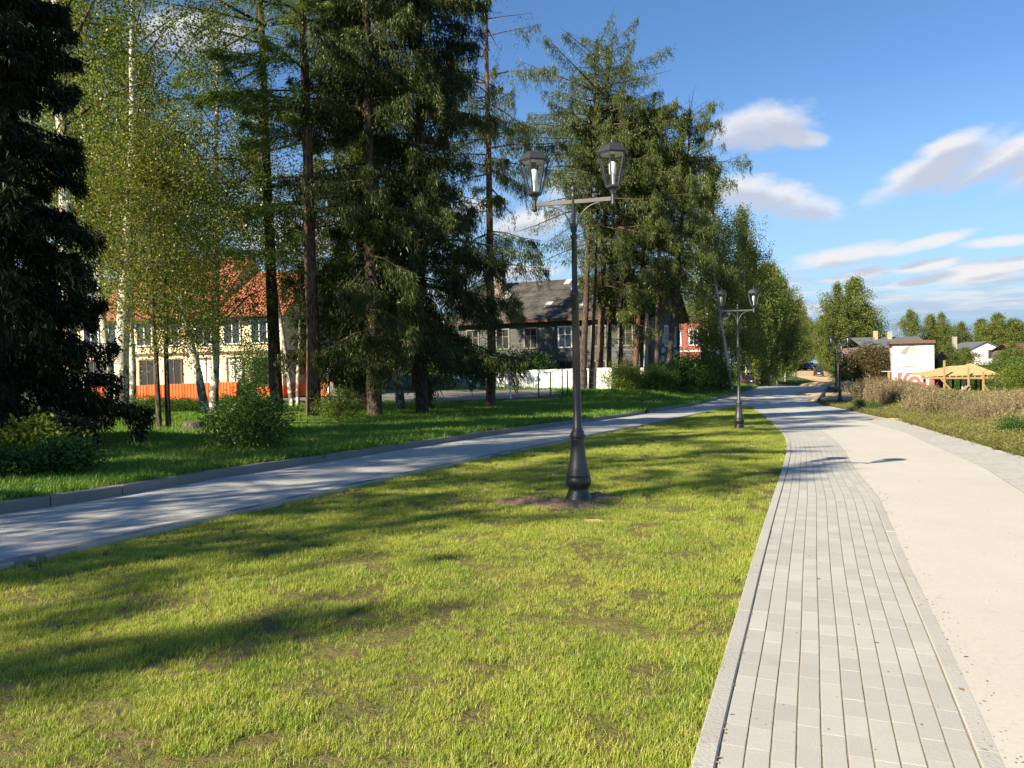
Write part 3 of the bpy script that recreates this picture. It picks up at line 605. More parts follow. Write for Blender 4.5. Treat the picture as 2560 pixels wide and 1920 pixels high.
# ------------------------------------------------------------------ soil and sand heaps
def mound(name, px, py, rx, ry, h, mat, hf=T, seed=1, rz=0, **kw):
    c = G(px, py, hf); n = 30; u = np.linspace(-1.15, 1.15, n); X, Y = np.meshgrid(u, u); d = np.sqrt(X**2+Y**2); x = c[0]+X*rx; y = c[1]+Y*ry
    fal = np.clip(1-d+(vn(x, y, 2.0/max(rx, ry)*1.2, seed)-.5)*.8, -.1, 1); fal = np.clip(fal, -.15, 1)
    z = hf(x, y)-.015+h*np.sqrt(np.clip(fal, 0, 1))*(.45+.9*vn(x, y, 5/rx, seed+1, 4)) - (fal <= 0)*.03
    V = np.stack([x-c[0], y-c[1], z-c[2]], 2).reshape(-1, 3); i, j = np.meshgrid(np.arange(n-1), np.arange(n-1), indexing='ij'); a = (i*n+j).ravel()
    o = link(name, mesh_np(name, V, np.stack([a, a+1, a+n+1, a+n], 1), [mat], smooth=False), loc=tuple(c), **kw); return o
mound('soil_patch', 1330, 1258, .50, .30, .10, M['soil'], seed=2, kind='stuff', label='heap of dug brown soil left of the near lamp base', cat='soil')
mound('soil_patch', 1490, 1246, .30, .20, .10, M['soil'], seed=3, kind='stuff', label='dark clods of soil just right of the near lamp base', cat='soil')
mound('soil_patch', 1446, 1266, .36, .22, .09, M['soil'], seed=4, kind='stuff', label='crumbled soil in front of the near lamp base', cat='soil')
mound('sand_patch', 1482, 1303, .15, .12, .04, M['sand'], seed=5, kind='stuff', label='small pale sandy patch in the grass before the near lamp', cat='sand')
mound('soil_patch', 1830, 1134, .9, .4, .03, M['soil'], seed=6, kind='stuff', label='flat reddish bare patch near the lawn tip', cat='soil')
mound('sand_heap', 2115, 1003, 2.4, 2.3, .45, M['sand'], seed=7, kind='stuff', label='yellow sand heaped round the third lamp base', cat='sand')
mound('sand_heap', 2100, 988, 3.2, 7.0, .22, M['sand'], seed=8, kind='stuff', label='spread sand between the third and fourth lamps', cat='sand')
mound('sand_heap', 2118, 966, 5.0, 4.0, .7, M['sand'], seed=9, kind='stuff', label='sand bank behind the dark distant car', cat='sand')
mound('sand_heap', 2030, 944, 2.5, 3.5, .3, M['sand'], seed=10, kind='stuff', label='low sand pile left of the dark distant car', cat='sand')
mound('sand_patch', 2225, 1051, 1.2, .8, .10, M['sand'], seed=11, kind='stuff', label='crumbs of sand along the right promenade edge', cat='sand')

# ------------------------------------------------------------------ street lamps
def hexring(r, h, n=6, rot=PI/6): return [(r*math.cos(rot+2*PI*i/n), r*math.sin(rot+2*PI*i/n), h) for i in range(n)]
def shift(pts, dx): return [(p[0]+dx, p[1], p[2]) for p in pts]
def make_lamp():
    r = empty('street_lamp')
    b = MB().lathe([(-.1,.17),(.0,.17),(.05,.165),(.065,.150),(.085,.148),(.10,.140),(.13,.128),(.165,.122),(.178,.135),(.21,.156),(.25,.162),(.285,.156),(.305,.140),(.312,.152),(.33,.150),(.43,.122),(.55,.100),(.66,.088),(.76,.083),(.775,.088),(.785,.083)], 32)
    b.build('base', M['pole'], r)
    p = MB().lathe([(.785,.083),(.80,.100),(.815,.104),(.83,.094),(.845,.082),(.86,.086),(.875,.078),(.885,.066),(.90,.070),(.915,.064),(.93,.053),(1.5,.049),(2.56,.0455),(2.565,.054),(2.59,.060),(2.615,.052),(2.63,.037),(3.28,.034),(3.285,.043),(3.31,.045),(3.325,.036),(3.34,.026),(3.79,.024),(3.80,.030),(3.83,.028),(3.84,.02),(3.855,.018),(3.87,.028),(3.90,.036),(3.93,.028),(3.945,.006)], 24)
    p.build('pole', M['pole'], r)
    MB().bar((-.475, 0, 3.74), (.475, 0, 3.74), .034, .048).build('crossbar', M['bar'], r)
    for s in (-1, 1):
        pts = [(s*(.03+.30*(1-math.cos(a))), 0, 3.36+.345*math.sin(a)) for a in np.linspace(0, PI/2, 10)]
        MB().tube(pts, .011, 8).build('brace', M['bar'], r)
        x = s*.5
        lt = MB().lathe([(3.655,.022),(3.665,.034),(3.69,.033),(3.70,.026),(3.80,.026),(3.805,.022)], 16, (x, 0, 0))
        lt.lathe([(3.80,.036),(3.83,.040),(3.855,.060),(3.865,.088),(3.885,.095)], 6, (x, 0, 0), smooth=False, rot=PI/6)
        a0, a1 = hexring(.088, 3.885), hexring(.186, 4.285)
        for i in range(6): lt.bar((a0[i][0]+x, a0[i][1], a0[i][2]), (a1[i][0]+x, a1[i][1], a1[i][2]), .017)
        for ring, w in ((a0, .018), (a1, .022)):
            for i in range(6): q, q2 = ring[i], ring[(i+1) % 6]; lt.bar((q[0]+x, q[1], q[2]), (q2[0]+x, q2[1], q2[2]), w)
        L_ = lt.build('lantern', M['pole'], r)
        rf = MB().lathe([(4.283,.195),(4.288,.212),(4.305,.205),(4.315,.190),(4.335,.178),(4.37,.150),(4.395,.115),(4.405,.085),(4.41,.0)], 6, (x, 0, 0), smooth=False, rot=PI/6); rf.build('roof', M['pole'], L_, bevel=.003)
        MB().lathe([(4.405,.03),(4.42,.022),(4.43,.012),(4.445,.018),(4.46,.014),(4.47,.006),(4.53,.002)], 10, (x, 0, 0)).build('finial', M['pole'], L_)
        MB().lathe([(4.275,.16),(4.279,.165)], 6, (x, 0, 0), smooth=False, rot=PI/6).build('reflector_plate', M['white'], L_)
        MB().lathe([(4.275,.030),(4.22,.032),(4.215,.026),(4.19,.026)][::-1], 14, (x, 0, 0)).build('socket', M['bar'], L_)
        MB().lathe([(3.895,.012),(3.97,.014),(4.03,.030),(4.045,.044),(4.16,.046),(4.185,.036),(4.19,.02)], 16, (x, 0, 0)).build('bulb', M['white_bulb'], L_)
        for i in range(6):
            j = (i+1) % 6; e = .97
            q = [a0[i], a0[j], a1[j], a1[i]]; MB().add([(v_[0]*e+x, v_[1]*e, v_[2]) for v_ in q], [(0, 1, 2, 3)]).build('glass_pane', M['glass'], L_)
    return r
def copy_tree(o, parent=None):
    c = o.copy(); COL.objects.link(c); c.parent = parent
    for ch in list(o.children): copy_tree(ch, c)
    return c
GL = 'black twin lantern street lamps along the promenade'
lamp = make_lamp()
for i, (px, py, rz, lab) in enumerate(((1447, 1251, -17.5, 'nearest black lamp post with two hexagonal lanterns, standing in the lawn'), (1848, 1071, -8, 'twin lantern lamp post at the far tip of the lawn'),
        (2100, 1012, -10, 'first twin lantern lamp on the right, rising from the yellow sand heap'), (2090, 983, -12, 'twin lantern lamp just behind the one in the sand heap'), (2094, 962.5, -14, 'farthest and smallest twin lantern lamp of the row'))):
    o = lamp if i == 0 else copy_tree(lamp); o.location = G(px, py, T); o.rotation_euler = (0, 0, R_(rz)); tag(o, lab, 'street lamp', GL)

# ------------------------------------------------------------------ buildings
def dep(p): return float((np.array(p)-C0) @ FV)
def zat(px, py, d): return float(P(px, py, d)[2])
def siding(name, col, board=.2, var=.25):
    m, t = newmat(name); v = coords(t); sp = N(t, 'ShaderNodeSeparateXYZ'); t.links.new(v, sp.inputs[0])
    bd = MA(t, 'FLOOR', MA(t, 'MULTIPLY', sp.outputs[2], 1/board)); wn = N(t, 'ShaderNodeTexWhiteNoise', noise_dimensions='1D'); t.links.new(bd, wn.inputs['W'])
    n1 = noise(t, .6, 5, v, .65); n2 = noise(t, 1, 5, coords(t, 'Object', (1.5, 1.5, 20)), .6)
    f = MA(t, 'MULTIPLY_ADD', n1, 2*var, 1-var); f = MA(t, 'MULTIPLY', f, MA(t, 'MULTIPLY_ADD', n2, .5, .75)); f = MA(t, 'MULTIPLY', f, MA(t, 'MULTIPLY_ADD', wn.outputs[0], .22, .89))
    vm = N(t, 'ShaderNodeVectorMath', operation='SCALE'); vm.inputs[0].default_value = col; t.links.new(f, vm.inputs['Scale']); finish(t, vm.outputs[0], .85, n2, .4, .01, spec=.15); return m
M['wood_shaded'] = siding('weathered_shaded_boards', (.095, .102, .098)); M['wood_red'] = siding('red_boards', (.30, .105, .08), var=.2)  # timber house boards darkened: tree shade is put into their base colour
M['wood_cream'] = simple('cream_render', (.72, .60, .38), .85, .08, 1.0, bstr=.1, fine=25)
M['white_wall'] = simple('white_wall_paint', (.80, .79, .76), .8, .06, .6, bstr=.1); M['mural_wall'] = simple('mural_white', (.66, .66, .645), .8, .05, .5, bstr=.05)
M['raw_wood'] = simple('raw_timber', (.40, .265, .135), .8, .15, 2.5, bstr=.2, rnd=.12); M['osb'] = simple('osb_board', (.50, .335, .145), .85, .14, 3, bstr=.3, fine=14)
M['old_wood'] = simple('grey_timber', (.24, .19, .14), .9, .2, 3, bstr=.3); M['red_paint'] = simple('red_paint', (.50, .06, .04), .6, .12, 2)
M['purple'] = simple('purple_cloth', (.20, .06, .42), .8, .1, 2); M['green_paint'] = simple('green_fence_paint', (.015, .055, .04), .5, .1, 3)
M['concrete'] = simple('pole_concrete', (.32, .30, .27), .9, .18, 2, bstr=.3); M['galv'] = simple('galvanised', (.55, .56, .57), .4, .08, 4, metal=.4)
M['bluefence'] = simple('blue_grey_sheet', (.22, .30, .35), .5, .1, 1.5); M['orange'] = simple('orange_sheet', (.80, .135, .028), .5, .10, 1.2, rnd=.05, bstr=.05)
M['brown_trim'] = simple('brown_trim', (.14, .07, .04), .7, .2, 3); M['brick_chim'] = simple('chimney_brick', (.30, .20, .15), .9, .3, 8, bstr=.5)
M['cream_chim'] = simple('cream_chimney', (.40, .35, .24), .9, .1, 3)
m, t = newmat('grey_slate'); oi = N(t, 'ShaderNodeObjectInfo'); v = wpos(t); n1 = noise(t, 1.1, 5, v, .7); n2 = noise(t, 7, 4, v)
c = MIXC(t, SST(t, n1, .35, .7), (.04, .038, .036), (.15, .138, .125)); c = MIXC(t, SST(t, oi.outputs['Random'], .91, .93), c, (.55, .56, .57)); c = MIXC(t, MA(t, 'MULTIPLY', n2, .4), c, (.13, .12, .11))  # pale sheets: loose white slates and patches of light, both put into the colour
tc = coords(t); sp = N(t, 'ShaderNodeSeparateXYZ'); t.links.new(tc, sp.inputs[0]); wv = MA(t, 'SINE', MA(t, 'MULTIPLY', sp.outputs[0], 42.0)); finish(t, c, .9, wv, 1.0, .03, spec=.2); M['slate'] = m
m, t = newmat('red_metal_tile'); tc = coords(t); sp = N(t, 'ShaderNodeSeparateXYZ'); t.links.new(tc, sp.inputs[0]); w1 = MA(t, 'SINE', MA(t, 'MULTIPLY', sp.outputs[0], 31.0)); w2 = MA(t, 'FRACT', MA(t, 'MULTIPLY', sp.outputs[2], 4.2))
n1 = noise(t, .5, 4, tc); f = MA(t, 'MULTIPLY_ADD', n1, .3, .85); vm = N(t, 'ShaderNodeVectorMath', operation='SCALE'); vm.inputs[0].default_value = (.40, .125, .07); t.links.new(f, vm.inputs['Scale'])
finish(t, vm.outputs[0], .42, MA(t, 'ADD', w1, MA(t, 'MULTIPLY', w2, 1.5)), 1.0, .03, spec=.5); M['redroof'] = m

def frame_from(pl, dl, pr, dr, zpx=950):
    L = P(pl, zpx, dl); A = P(pr, zpx, dr); ang = math.atan2(A[1]-L[1], A[0]-L[0]); return L, A, ang, math.hypot(A[0]-L[0], A[1]-L[1])
def clap(name, mat, parent, x0, x1, z0, z1, xr=None, board=.2, M4=None):
    """horizontal lapped boards in the local plane y=0 facing -y; xr(z)->(a,b) clips"""
    V = []; F = []; z = z0; i = 0
    while z < z1-1e-3:
        zt = min(z+board, z1); a0, b0 = (x0, x1) if xr is None else xr(z); a1, b1 = (x0, x1) if xr is None else xr(zt)
        V += [(a0, -.022, z), (b0, -.022, z), (b1, -.004, zt), (a1, -.004, zt), (a0, 0, z), (b0, 0, z)]; F += [(i, i+1, i+2, i+3), (i+4, i+5, i+1, i)]; i += 6; z = zt
    V = [tuple(M4 @ Vector(p)) for p in V] if M4 is not None else V
    o = MB().add(V, F).build(name, mat, parent); return o
def window(parent, c, w, h, frame, glass, trim=.12, bars=(1, 1), M4=None, shutters=None, cap=None, name='window'):
    """window standing proud of the local plane y=0 (facing -y); frame > pane, cap"""
    x, z = c; q = MB(); I = M4 or Matrix.Identity(4)
    def bx(b, cx, cy, cz, dx, dy, dz):
        k = MB(); k.box((cx, cy, cz), (dx, dy, dz)); b.add([tuple(I @ Vector(p)) for p in k.v], k.f)
    bx(q, x-w/2-trim/2, -.05, z, trim, .07, h+2*trim); bx(q, x+w/2+trim/2, -.05, z, trim, .07, h+2*trim); bx(q, x, -.051, z+h/2+trim/2, w, .068, trim-.003); bx(q, x, -.06, z-h/2-trim/2, w+.003*2, .10, trim-.003)
    for i in range(bars[0]): bx(q, x-w/2+w*(i+1)/(bars[0]+1), -.045, z, .05, .04, h-.002)
    for i in range(bars[1]): bx(q, x, -.043, z-h/2+h*(i+1)/(bars[1]+1)+(.12*h if bars[1] == 1 else 0), w-.002, .034, .05)
    o = q.build(name, frame, parent); g = MB(); bx(g, x, -.028, z, w, .012, h); g.build('pane', glass, o)
    if cap:
        k = MB(); hw = w/2+trim; pts = [(x-hw-.06, z+h/2+trim), (x+hw+.06, z+h/2+trim), (x+hw*.5, z+h/2+trim+.14), (x, z+h/2+trim+.32), (x-hw*.5, z+h/2+trim+.14)]
        V = [tuple(I @ Vector((a, -.11, b))) for a, b in pts]+[tuple(I @ Vector((a, -.02, b))) for a, b in pts]; n = 5
        k.add(V, [tuple(range(n)), tuple(range(n, 2*n))[::-1]]+[(i, n+i, n+(i+1) % n, (i+1) % n) for i in range(n)]); k.build('cap', cap, o)
    return o

# --- old two storey timber house
L, A, ang, W = frame_from(1150, 68.5, 1628, 62.0)
zg = float(HL((L[0]+A[0])/2, (L[1]+A[1])/2))-.25; H1 = zat(1628, 776, 62)-zg; D = 11.0; HR = zat(1663, 684, 67)-zg
wh = empty('timber_house', (L[0], L[1], zg), ang, label='old grey timber house with patched slate roof, light dapples in its colour, behind the white wall', cat='house')
clap('front_wall', M['wood_shaded'], wh, 0, W, 0, H1)
MG = Matrix.Translation((W, 0, 0)) @ Matrix.Rotation(PI/2, 4, 'Z')
def gx(z):
    if z <= H1: return (0, D)
    k = (z-H1)/(HR-H1); return (D/2*k, D-D/2*k)
clap('gable_wall', M['wood_shaded'], wh, 0, D, 0, HR-.05, xr=gx, M4=MG)
clap('left_wall', M['wood_shaded'], wh, 0, D, 0, HR-.05, xr=gx, M4=Matrix.Translation((0, D, 0)) @ Matrix.Rotation(-PI/2, 4, 'Z'))
clap('back_wall', M['wood_shaded'], wh, 0, W, 0, H1, M4=Matrix.Translation((W, D, 0)) @ Matrix.Rotation(PI, 4, 'Z'))
MB().box((W/2, -.035, H1*.50), (W, .05, .14)).box((W+.035, D/2, H1*.5), (.05, D, .14)).box((.06, -.03, H1/2), (.16, .06, H1-.01)).box((W-.05, -.032, H1/2), (.16, .06, H1-.02)).box((W+.03, D-.06, H1/2), (.06, .16, H1-.03)).build('belt_board', M['wood_shaded'], wh)
OV = .7; sl = (HR-H1)/(D/2)
def roofslope(parent, sgn, x0, x1, nx, ny, mat, name='roof_sheet'):
    y0 = -OV if sgn > 0 else D+OV; tot = D/2+OV; w = (x1-x0)/nx
    bd = MB(); bd.add([(x0, y0, H1-OV*sl+.02), (x1, y0, H1-OV*sl+.02), (x1, D/2, HR+.02), (x0, D/2, HR+.02)], [(0, 1, 2, 3) if sgn > 0 else (3, 2, 1, 0)]); bd.build('roof_decking', M['old_wood'], parent)
    for i in range(nx):
        for j in range(ny):
            ta, tb = j/ny, (j+1.12)/ny; tb = min(tb, 1); jx = rng.normal(0, .02); tl = rng.normal(0, .02)
            ya, yb = y0+sgn*tot*ta, y0+sgn*tot*tb; za, zb = H1-OV*sl+sl*tot*ta+.10, H1-OV*sl+sl*tot*tb+.045
            V = [(x0+i*w+jx-.03, ya-sgn*abs(tl), za), (x0+(i+1)*w+jx+.03, ya-sgn*abs(tl), za+tl*.6), (x0+(i+1)*w+jx+.03, yb, zb), (x0+i*w+jx-.03, yb, zb)]; V2 = [(a, b, c-.03) for a, b, c in V]
            F = [(0, 1, 2, 3), (7, 6, 5, 4), (4, 5, 1, 0), (5, 6, 2, 1), (6, 7, 3, 2), (7, 4, 0, 3)]
            if sgn < 0: F = [f[::-1] for f in F]
            MB().add(V+V2, F).build(name, mat, parent)
roofslope(wh, 1, -.5, W+.8, 36, 7, M['slate']); roofslope(wh, -1, -.5, W+.8, 10, 3, M['slate'])
rk = MB()
for s_ in (1, -1):
    ya = -OV if s_ > 0 else D+OV; rk.bar((W+.82, ya, H1-OV*sl-.05), (W+.82, D/2, HR-.05), .05, .22); rk.bar((W+.4, ya+s_*.02, H1-OV*sl-.05), (-.5, ya+s_*.02, H1-OV*sl-.05), .05, .18)
rk.build('barge_board', M['ochre'], wh)
MB().box((2.2, D*.36, HR-.2), (.75, .75, 2.1)).box((2.2, D*.36, HR+.92), (.9, .9, .14)).build('chimney', M['brick_chim'], wh)
MB().box((W-3.2, D*.6, HR+.1), (.6, .6, 1.2)).build('chimney', M['brick_chim'], wh)
M['dirty_white'] = simple('dirty_white_paint', (.22, .20, .165), .8, .25, 3)
for i, x in enumerate((1.3, 4.1, 6.6, 9.6, 12.4, 14.6)):
    if x > W-.8: continue
    window(wh, (x, H1*.70), 1.0, 1.55, M['white'] if i == 3 else M['dirty_white'], M['wglass'], cap=M['ochre']); window(wh, (x, H1*.26), 1.0, 1.3, M['ochre'] if i % 2 else M['dirty_white'], M['wglass'])
for y_ in (2.2, 5.5, 8.8): window(wh, (y_, H1*.70), 1.0, 1.55, M['white'], M['wglass'], M4=MG); window(wh, (y_, H1*.26), 1.0, 1.3, M['white'], M['wglass'], M4=MG)
window(wh, (5.5, H1+1.3), .9, .9, M['ochre'], M['wglass'], M4=MG)
for (px, py, rr, dd, lab) in ((1658, 850, .36, 65.6, 'largest satellite dish, sunlit, high on the timber house gable'), (1656, 876, .26, 65.4, 'small satellite dish straight below the largest one'), (1687, 881, .26, 70.0, 'satellite dish at the far corner of the timber house gable'), (1655, 898, .26, 65.0, 'lowest satellite dish on the timber house gable, with white and dark patches')):
    p = P(px, py, dd); o = empty('satellite_dish', p, label=lab, cat='satellite dish', group='satellite dishes on the timber house'); d = Vector((-.35, -.85, .38)).normalized(); rot = d.to_track_quat('Z', 'Y'); o.rotation_mode = 'QUATERNION'; o.rotation_quaternion = rot
    MB().lathe([(rr*rr*k*k*.9, rr*k) for k in np.linspace(.02, 1, 8)], 22).build('reflector', M['white'], o)
    MB().bar((0, -rr, .05), (0, -.03, rr*1.1), .02).box((0, 0, rr*1.1), (.09, .09, .12)).bar((0, 0, -.02), (.1, .25, -.9), .04).build('feed_arm', M['galv'], o)

# --- cream house with red roof
L, A, ang, W = frame_from(186, 51.0, 707, 48.0)
zg = float(HL((L[0]+A[0])/2, 49.5))-.1; H1 = zat(705, 772, 48)-zg; D = 8.4
ch = empty('cream_house', (L[0], L[1], zg), ang, label='cream two storey house with a big red metal roof behind the orange fence', cat='house')
b = MB().box((W/2, D/2, H1/2), (W, D, H1)); HR = zat(756, 676, 52.4)-zg; HM = zat(560, 641, 53)-zg
b.build('wall', M['wood_cream'], ch)
MB().add([(W-.001, .0, H1), (W-.001, D, H1), (W-.001, D/2, HR-.1), (W-4.5, 0, H1), (W-4.5, D, H1), (W-4.5, D/2, HR-.1)], [(0, 1, 2), (5, 4, 3), (0, 2, 5, 3), (1, 4, 5, 2)]).build('gable', M['wood_cream'], ch)
MB().box((W/2, .0, .35), (W+.06, .12, .7)).box((W, D/2, .36), (.12, D+.05, .72)).build('plinth', M['orange'], ch)
MB().box((W/2, -.03, H1*.52), (W-.01, .06, .16)).box((W+.03, D/2, H1*.52), (.06, D-.02, .16)).build('belt_course', M['brown_trim'], ch)
o_ = .55; xm = W-4.2
rf = MB()
def slab(b, pts, th=.09):
    n = len(pts); V = list(pts)+[(p[0], p[1], p[2]-th) for p in pts]; b.add(V, [tuple(range(n)), tuple(range(n, 2*n))[::-1]]+[(i, n+i, n+(i+1) % n, (i+1) % n) for i in range(n)])
sM = (HM-H1)/(D/2); sR = (HR-H1)/(D/2)
slab(rf, [(-o_, -o_, H1-o_*sM*.6), (xm, -o_, H1-o_*sM*.6), (xm, D/2, HM), (D/2*.95, D/2, HM)]); slab(rf, [(-o_, D+o_, H1-.4), (-o_, -o_, H1-o_*sM*.6), (D/2*.95, D/2, HM)]); slab(rf, [(xm, D+o_, H1-.4), (-o_, D+o_, H1-.4), (D/2*.95, D/2, HM), (xm, D/2, HM)])
slab(rf, [(xm+.01, -o_, H1-o_*sR*.6), (W+o_, -o_, H1-o_*sR*.6), (W+o_, D/2, HR), (xm+.01, D/2, HR)]); slab(rf, [(W+o_, D+o_, H1-.4), (xm+.01, D+o_, H1-.4), (xm+.01, D/2, HR), (W+o_, D/2, HR)])
rfo = rf.build('roof', M['redroof'], ch); MB().add([(xm, 0, H1), (xm, D, H1), (xm, D/2, HM-.1)], [(0, 1, 2)]).build('step_gable', M['wood_cream'], ch)
MB().box((W/2, -o_-.05, H1-.38), (W+1.0, .1, .12)).build('gutter', M['brown_trim'], rfo)
fr = lambda px: (px-186)/521*W
for px in (235, 300, 372, 440, 520, 590, 655): window(ch, (fr(px), H1*.76), 1.0, 1.4, M['white'], M['wglass'], trim=.08, bars=(1, 0)); window(ch, (fr(px+5), H1*.30), .95, 1.6, M['brown_trim'], M['white'] if px in (520, 590) else M['wglass'], trim=.09, bars=(1, 0))
MG2 = Matrix.Translation((W, 0, 0)) @ Matrix.Rotation(PI/2, 4, 'Z')
window(ch, (3.0, H1*.74), 1.1, 1.5, M['white'], M['wglass'], trim=.08, bars=(1, 1), M4=MG2); window(ch, (6.2, H1*.74), 1.1, 1.5, M['white'], M['wglass'], trim=.08, bars=(1, 1), M4=MG2)
po = MB(); slab(po, [(W, 1.6, H1*.52), (W, 6.4, H1*.52), (W+2.4, 7.0, H1*.36), (W+2.4, 1.0, H1*.36)][::-1]); po.build('porch_roof', M['redroof'], ch)
MB().box((W+2.32, 4, H1*.345), (.1, 6.0, .1)).build('porch_beam', M['white'], ch)
for y_ in (1.3, 6.7): MB().bar((W+2.3, y_, 0), (W+2.3, y_, H1*.35), .12).build('porch_post', M['white'], ch)
MB().box((W+1.3, 4.0, .42), (2.6, 5.4, .84)).build('porch_base', M['orange'], ch)
MB().box((W+.05, 3.6, 1.9), (.08, 1.0, 2.1)).build('door', M['brown_trim'], ch)
for k in range(5): MB().box((W+2.75+k*.3, 2.2, .40-.075*k), (.3, 2.6, .8-.15*k)).build('step', M['kerb'], ch)
rl = MB()
for y_ in (.9, 3.5):
    rl.bar((W+2.6, y_, 1.75), (W+4.4, y_, 1.0), .05)
    for k in range(8): rl.bar((W+2.6+k*.25, y_, .1), (W+2.6+k*.25, y_, 1.72-k*.104), .03)
rl.build('railing', M['black'], ch)
sdz = P(543, 927, 47.5); o = empty('satellite_dish', sdz, label='pale satellite dish on the cream house above the orange fence', cat='satellite dish'); o.rotation_mode = 'QUATERNION'; o.rotation_quaternion = Vector((-.3, -.9, .3)).to_track_quat('Z', 'Y')
MB().lathe([(.16*k*k*.9, .42*k) for k in np.linspace(.02, 1, 8)], 22).build('reflector', M['white'], o); MB().bar((0, -.4, .05), (0, 0, .45), .02).bar((0, 0, -.02), (0, .2, -.5), .04).build('feed_arm', M['galv'], o)

def ribbed(w, h, pitch=.19, dpt=.035):
    V = []; n = int(w/pitch*4); xs = np.linspace(0, w, n+1)
    for i, x in enumerate(xs): y = -dpt if (i % 4) in (1, 2) else 0; V += [(x, y, 0), (x, y, h)]
    return V, [(2*i, 2*i+2, 2*i+3, 2*i+1) for i in range(n)]
def sheet_fence(name, pts, ztop, zbot, pw, mat, post, **kw):
    """pts: two xy ends; panels as parts"""
    (x0, y0), (x1, y1) = pts; L_ = math.hypot(x1-x0, y1-y0); n = max(1, round(L_/pw)); w = L_/n; a = math.atan2(y1-y0, x1-x0); r = empty(name, (x0, y0, 0), a, **kw)
    V, F = ribbed(w-.01, 1.0); me = MB().add(V, F); first = me.build('panel', mat, r); 
    for i in range(n):
        o = first if i == 0 else link('panel', first.data, r); t0 = (i+.5)/n; zt = ztop[0]*(1-t0)+ztop[1]*t0; zb = zbot[0]*(1-t0)+zbot[1]*t0; o.location = (i*w, 0, zb); o.scale = (1, 1, zt-zb)
    for i in range(0, n+1, 2):
        t0 = i/n; MB().box((min(i*w, L_-.03), .06, (ztop[0]*(1-t0)+ztop[1]*t0+zbot[0]*(1-t0)+zbot[1]*t0)/2), (.06, .06, ztop[0]-zbot[0]-.03)).build('post', post, r)
    return r
a_ = P(195, 969, 47.2); b_ = P(592, 954, 45.4)
sheet_fence('orange_fence', ((a_[0], a_[1]), (b_[0], b_[1])), (a_[2], b_[2]), (zat(195, 1030, 47.2), zat(592, 1005, 45.4)), 1.15, M['orange'], M['brown_trim'], label='bright orange corrugated fence in front of the cream house', cat='fence')
a_ = P(592, 956, 45.6); b_ = P(640, 956, 47)
sheet_fence('brown_gate', ((a_[0], a_[1]), (b_[0], b_[1])), (a_[2], b_[2]), (zat(592, 1005, 45.6), zat(640, 1003, 47)), 1.2, M['brown_trim'], M['brown_trim'], label='short brown section at the right end of the orange fence', cat='gate')
a_ = P(838, 941, 60); b_ = P(1190, 934, 61)
sheet_fence('blue_fence', ((a_[0], a_[1]), (b_[0], b_[1])), (a_[2], b_[2]), (zat(838, 982, 60), zat(1190, 980, 61)), 2.0, M['bluefence'], M['bluefence'], label='blue grey sheet fence seen between the spruce trunks', cat='fence')
# white wall of concrete panels
(x0, y0, z0), (x1, y1, z1) = P(1192, 931, 61), P(1528, 921, 57.5); L_ = math.hypot(x1-x0, y1-y0); n = 7; w = L_/n; ww = empty('white_wall', (x0, y0, 0), math.atan2(y1-y0, x1-x0), label='low white wall in front of the timber house', cat='wall')
zb0, zb1 = zat(1192, 982, 61), zat(1528, 974, 57.5)
for i in range(n):
    t0 = (i+.5)/n; zt = z0*(1-t0)+z1*t0; zb = zb0*(1-t0)+zb1*t0; MB().box((i*w+w/2, 0, (zt+zb)/2), (w-.015, .09, zt-zb)).build('panel', M['white_wall'], ww)
    MB().box((i*w+w/2, 0, zt+.03), (w-.004, .16, .05)).build('coping', M['white_wall'], ww)
for i in range(n+1): t0 = i/n; MB().box((i*w, -.05, ((z0+zb0)*(1-t0)+(z1+zb1)*t0)/2), (.10, .12, z0-zb0-.01)).build('post', M['white_wall'], ww)
# green court fence
cf = empty('court_fence', G(1347, 996, HL), label='dark green metal sports court fence with open bays before the white wall', cat='fence'); o0 = Vector(cf.location)
PTS = [(1347, 931, 995.6), (1377, 929, 991), (1406, 918, 991), (1419, 926, 991), (1468, 925, 981), (1510, 921, 972), (1527, 921, 971)]; q3 = []
for (px, yt, yb) in PTS:
    p = G(px, yb, HL); d = dep(p); tp = P(px-1, yt, d); q3.append((p, tp)); MB().bar(Vector(p)-o0, Vector(tp)-o0, .085).build('post', M['green_paint'], cf)
for (p, tp), (p2, tp2) in zip(q3[:-1], q3[1:]):
    rb = MB()
    for k in (.06, .35, .66, .97): u0 = Vector(p).lerp(Vector(tp), k)-o0; u1 = Vector(p2).lerp(Vector(tp2), k)-o0; rb.bar(u0, u1, .025 if 0 < k < .9 else .04)
    rb.build('rail', M['green_paint'], cf)
# --- red house
L, A, ang, W = frame_from(1560, 92.4, 1752, 90.2); zg = float(T(L[0], L[1]))+.6; H1 = zat(1752, 803, 90)-zg
rh = empty('red_house', (L[0], L[1], zg), ang, label='red boarded house with white windows past the timber house', cat='house')
clap('front_wall', M['wood_red'], rh, 0, W, 0, H1); MGr = Matrix.Translation((W, 0, 0)) @ Matrix.Rotation(PI/2, 4, 'Z'); clap('side_wall', M['wood_red'], rh, 0, 8, 0, H1, M4=MGr)
MB().box((W/2, 4, H1+.1), (W+.5, 8.6, .2)).build('eaves', M['wood_red'], rh); rr_ = MB(); slab(rr_, [(-.4, -.4, H1+.2), (W+.4, -.4, H1+.2), (W-1, 4, H1+1.9), (1, 4, H1+1.9)]); slab(rr_, [(W+.4, -.4, H1+.2), (W+.4, 8.4, H1+.2), (W-1, 4, H1+1.9)]); slab(rr_, [(-.4, 8.4, H1+.2), (-.4, -.4, H1+.2), (1, 4, H1+1.9)]); slab(rr_, [(W+.4, 8.4, H1+.2), (-.4, 8.4, H1+.2), (1, 4, H1+1.9), (W-1, 4, H1+1.9)]); rr_.build('roof', M['slate'], rh)
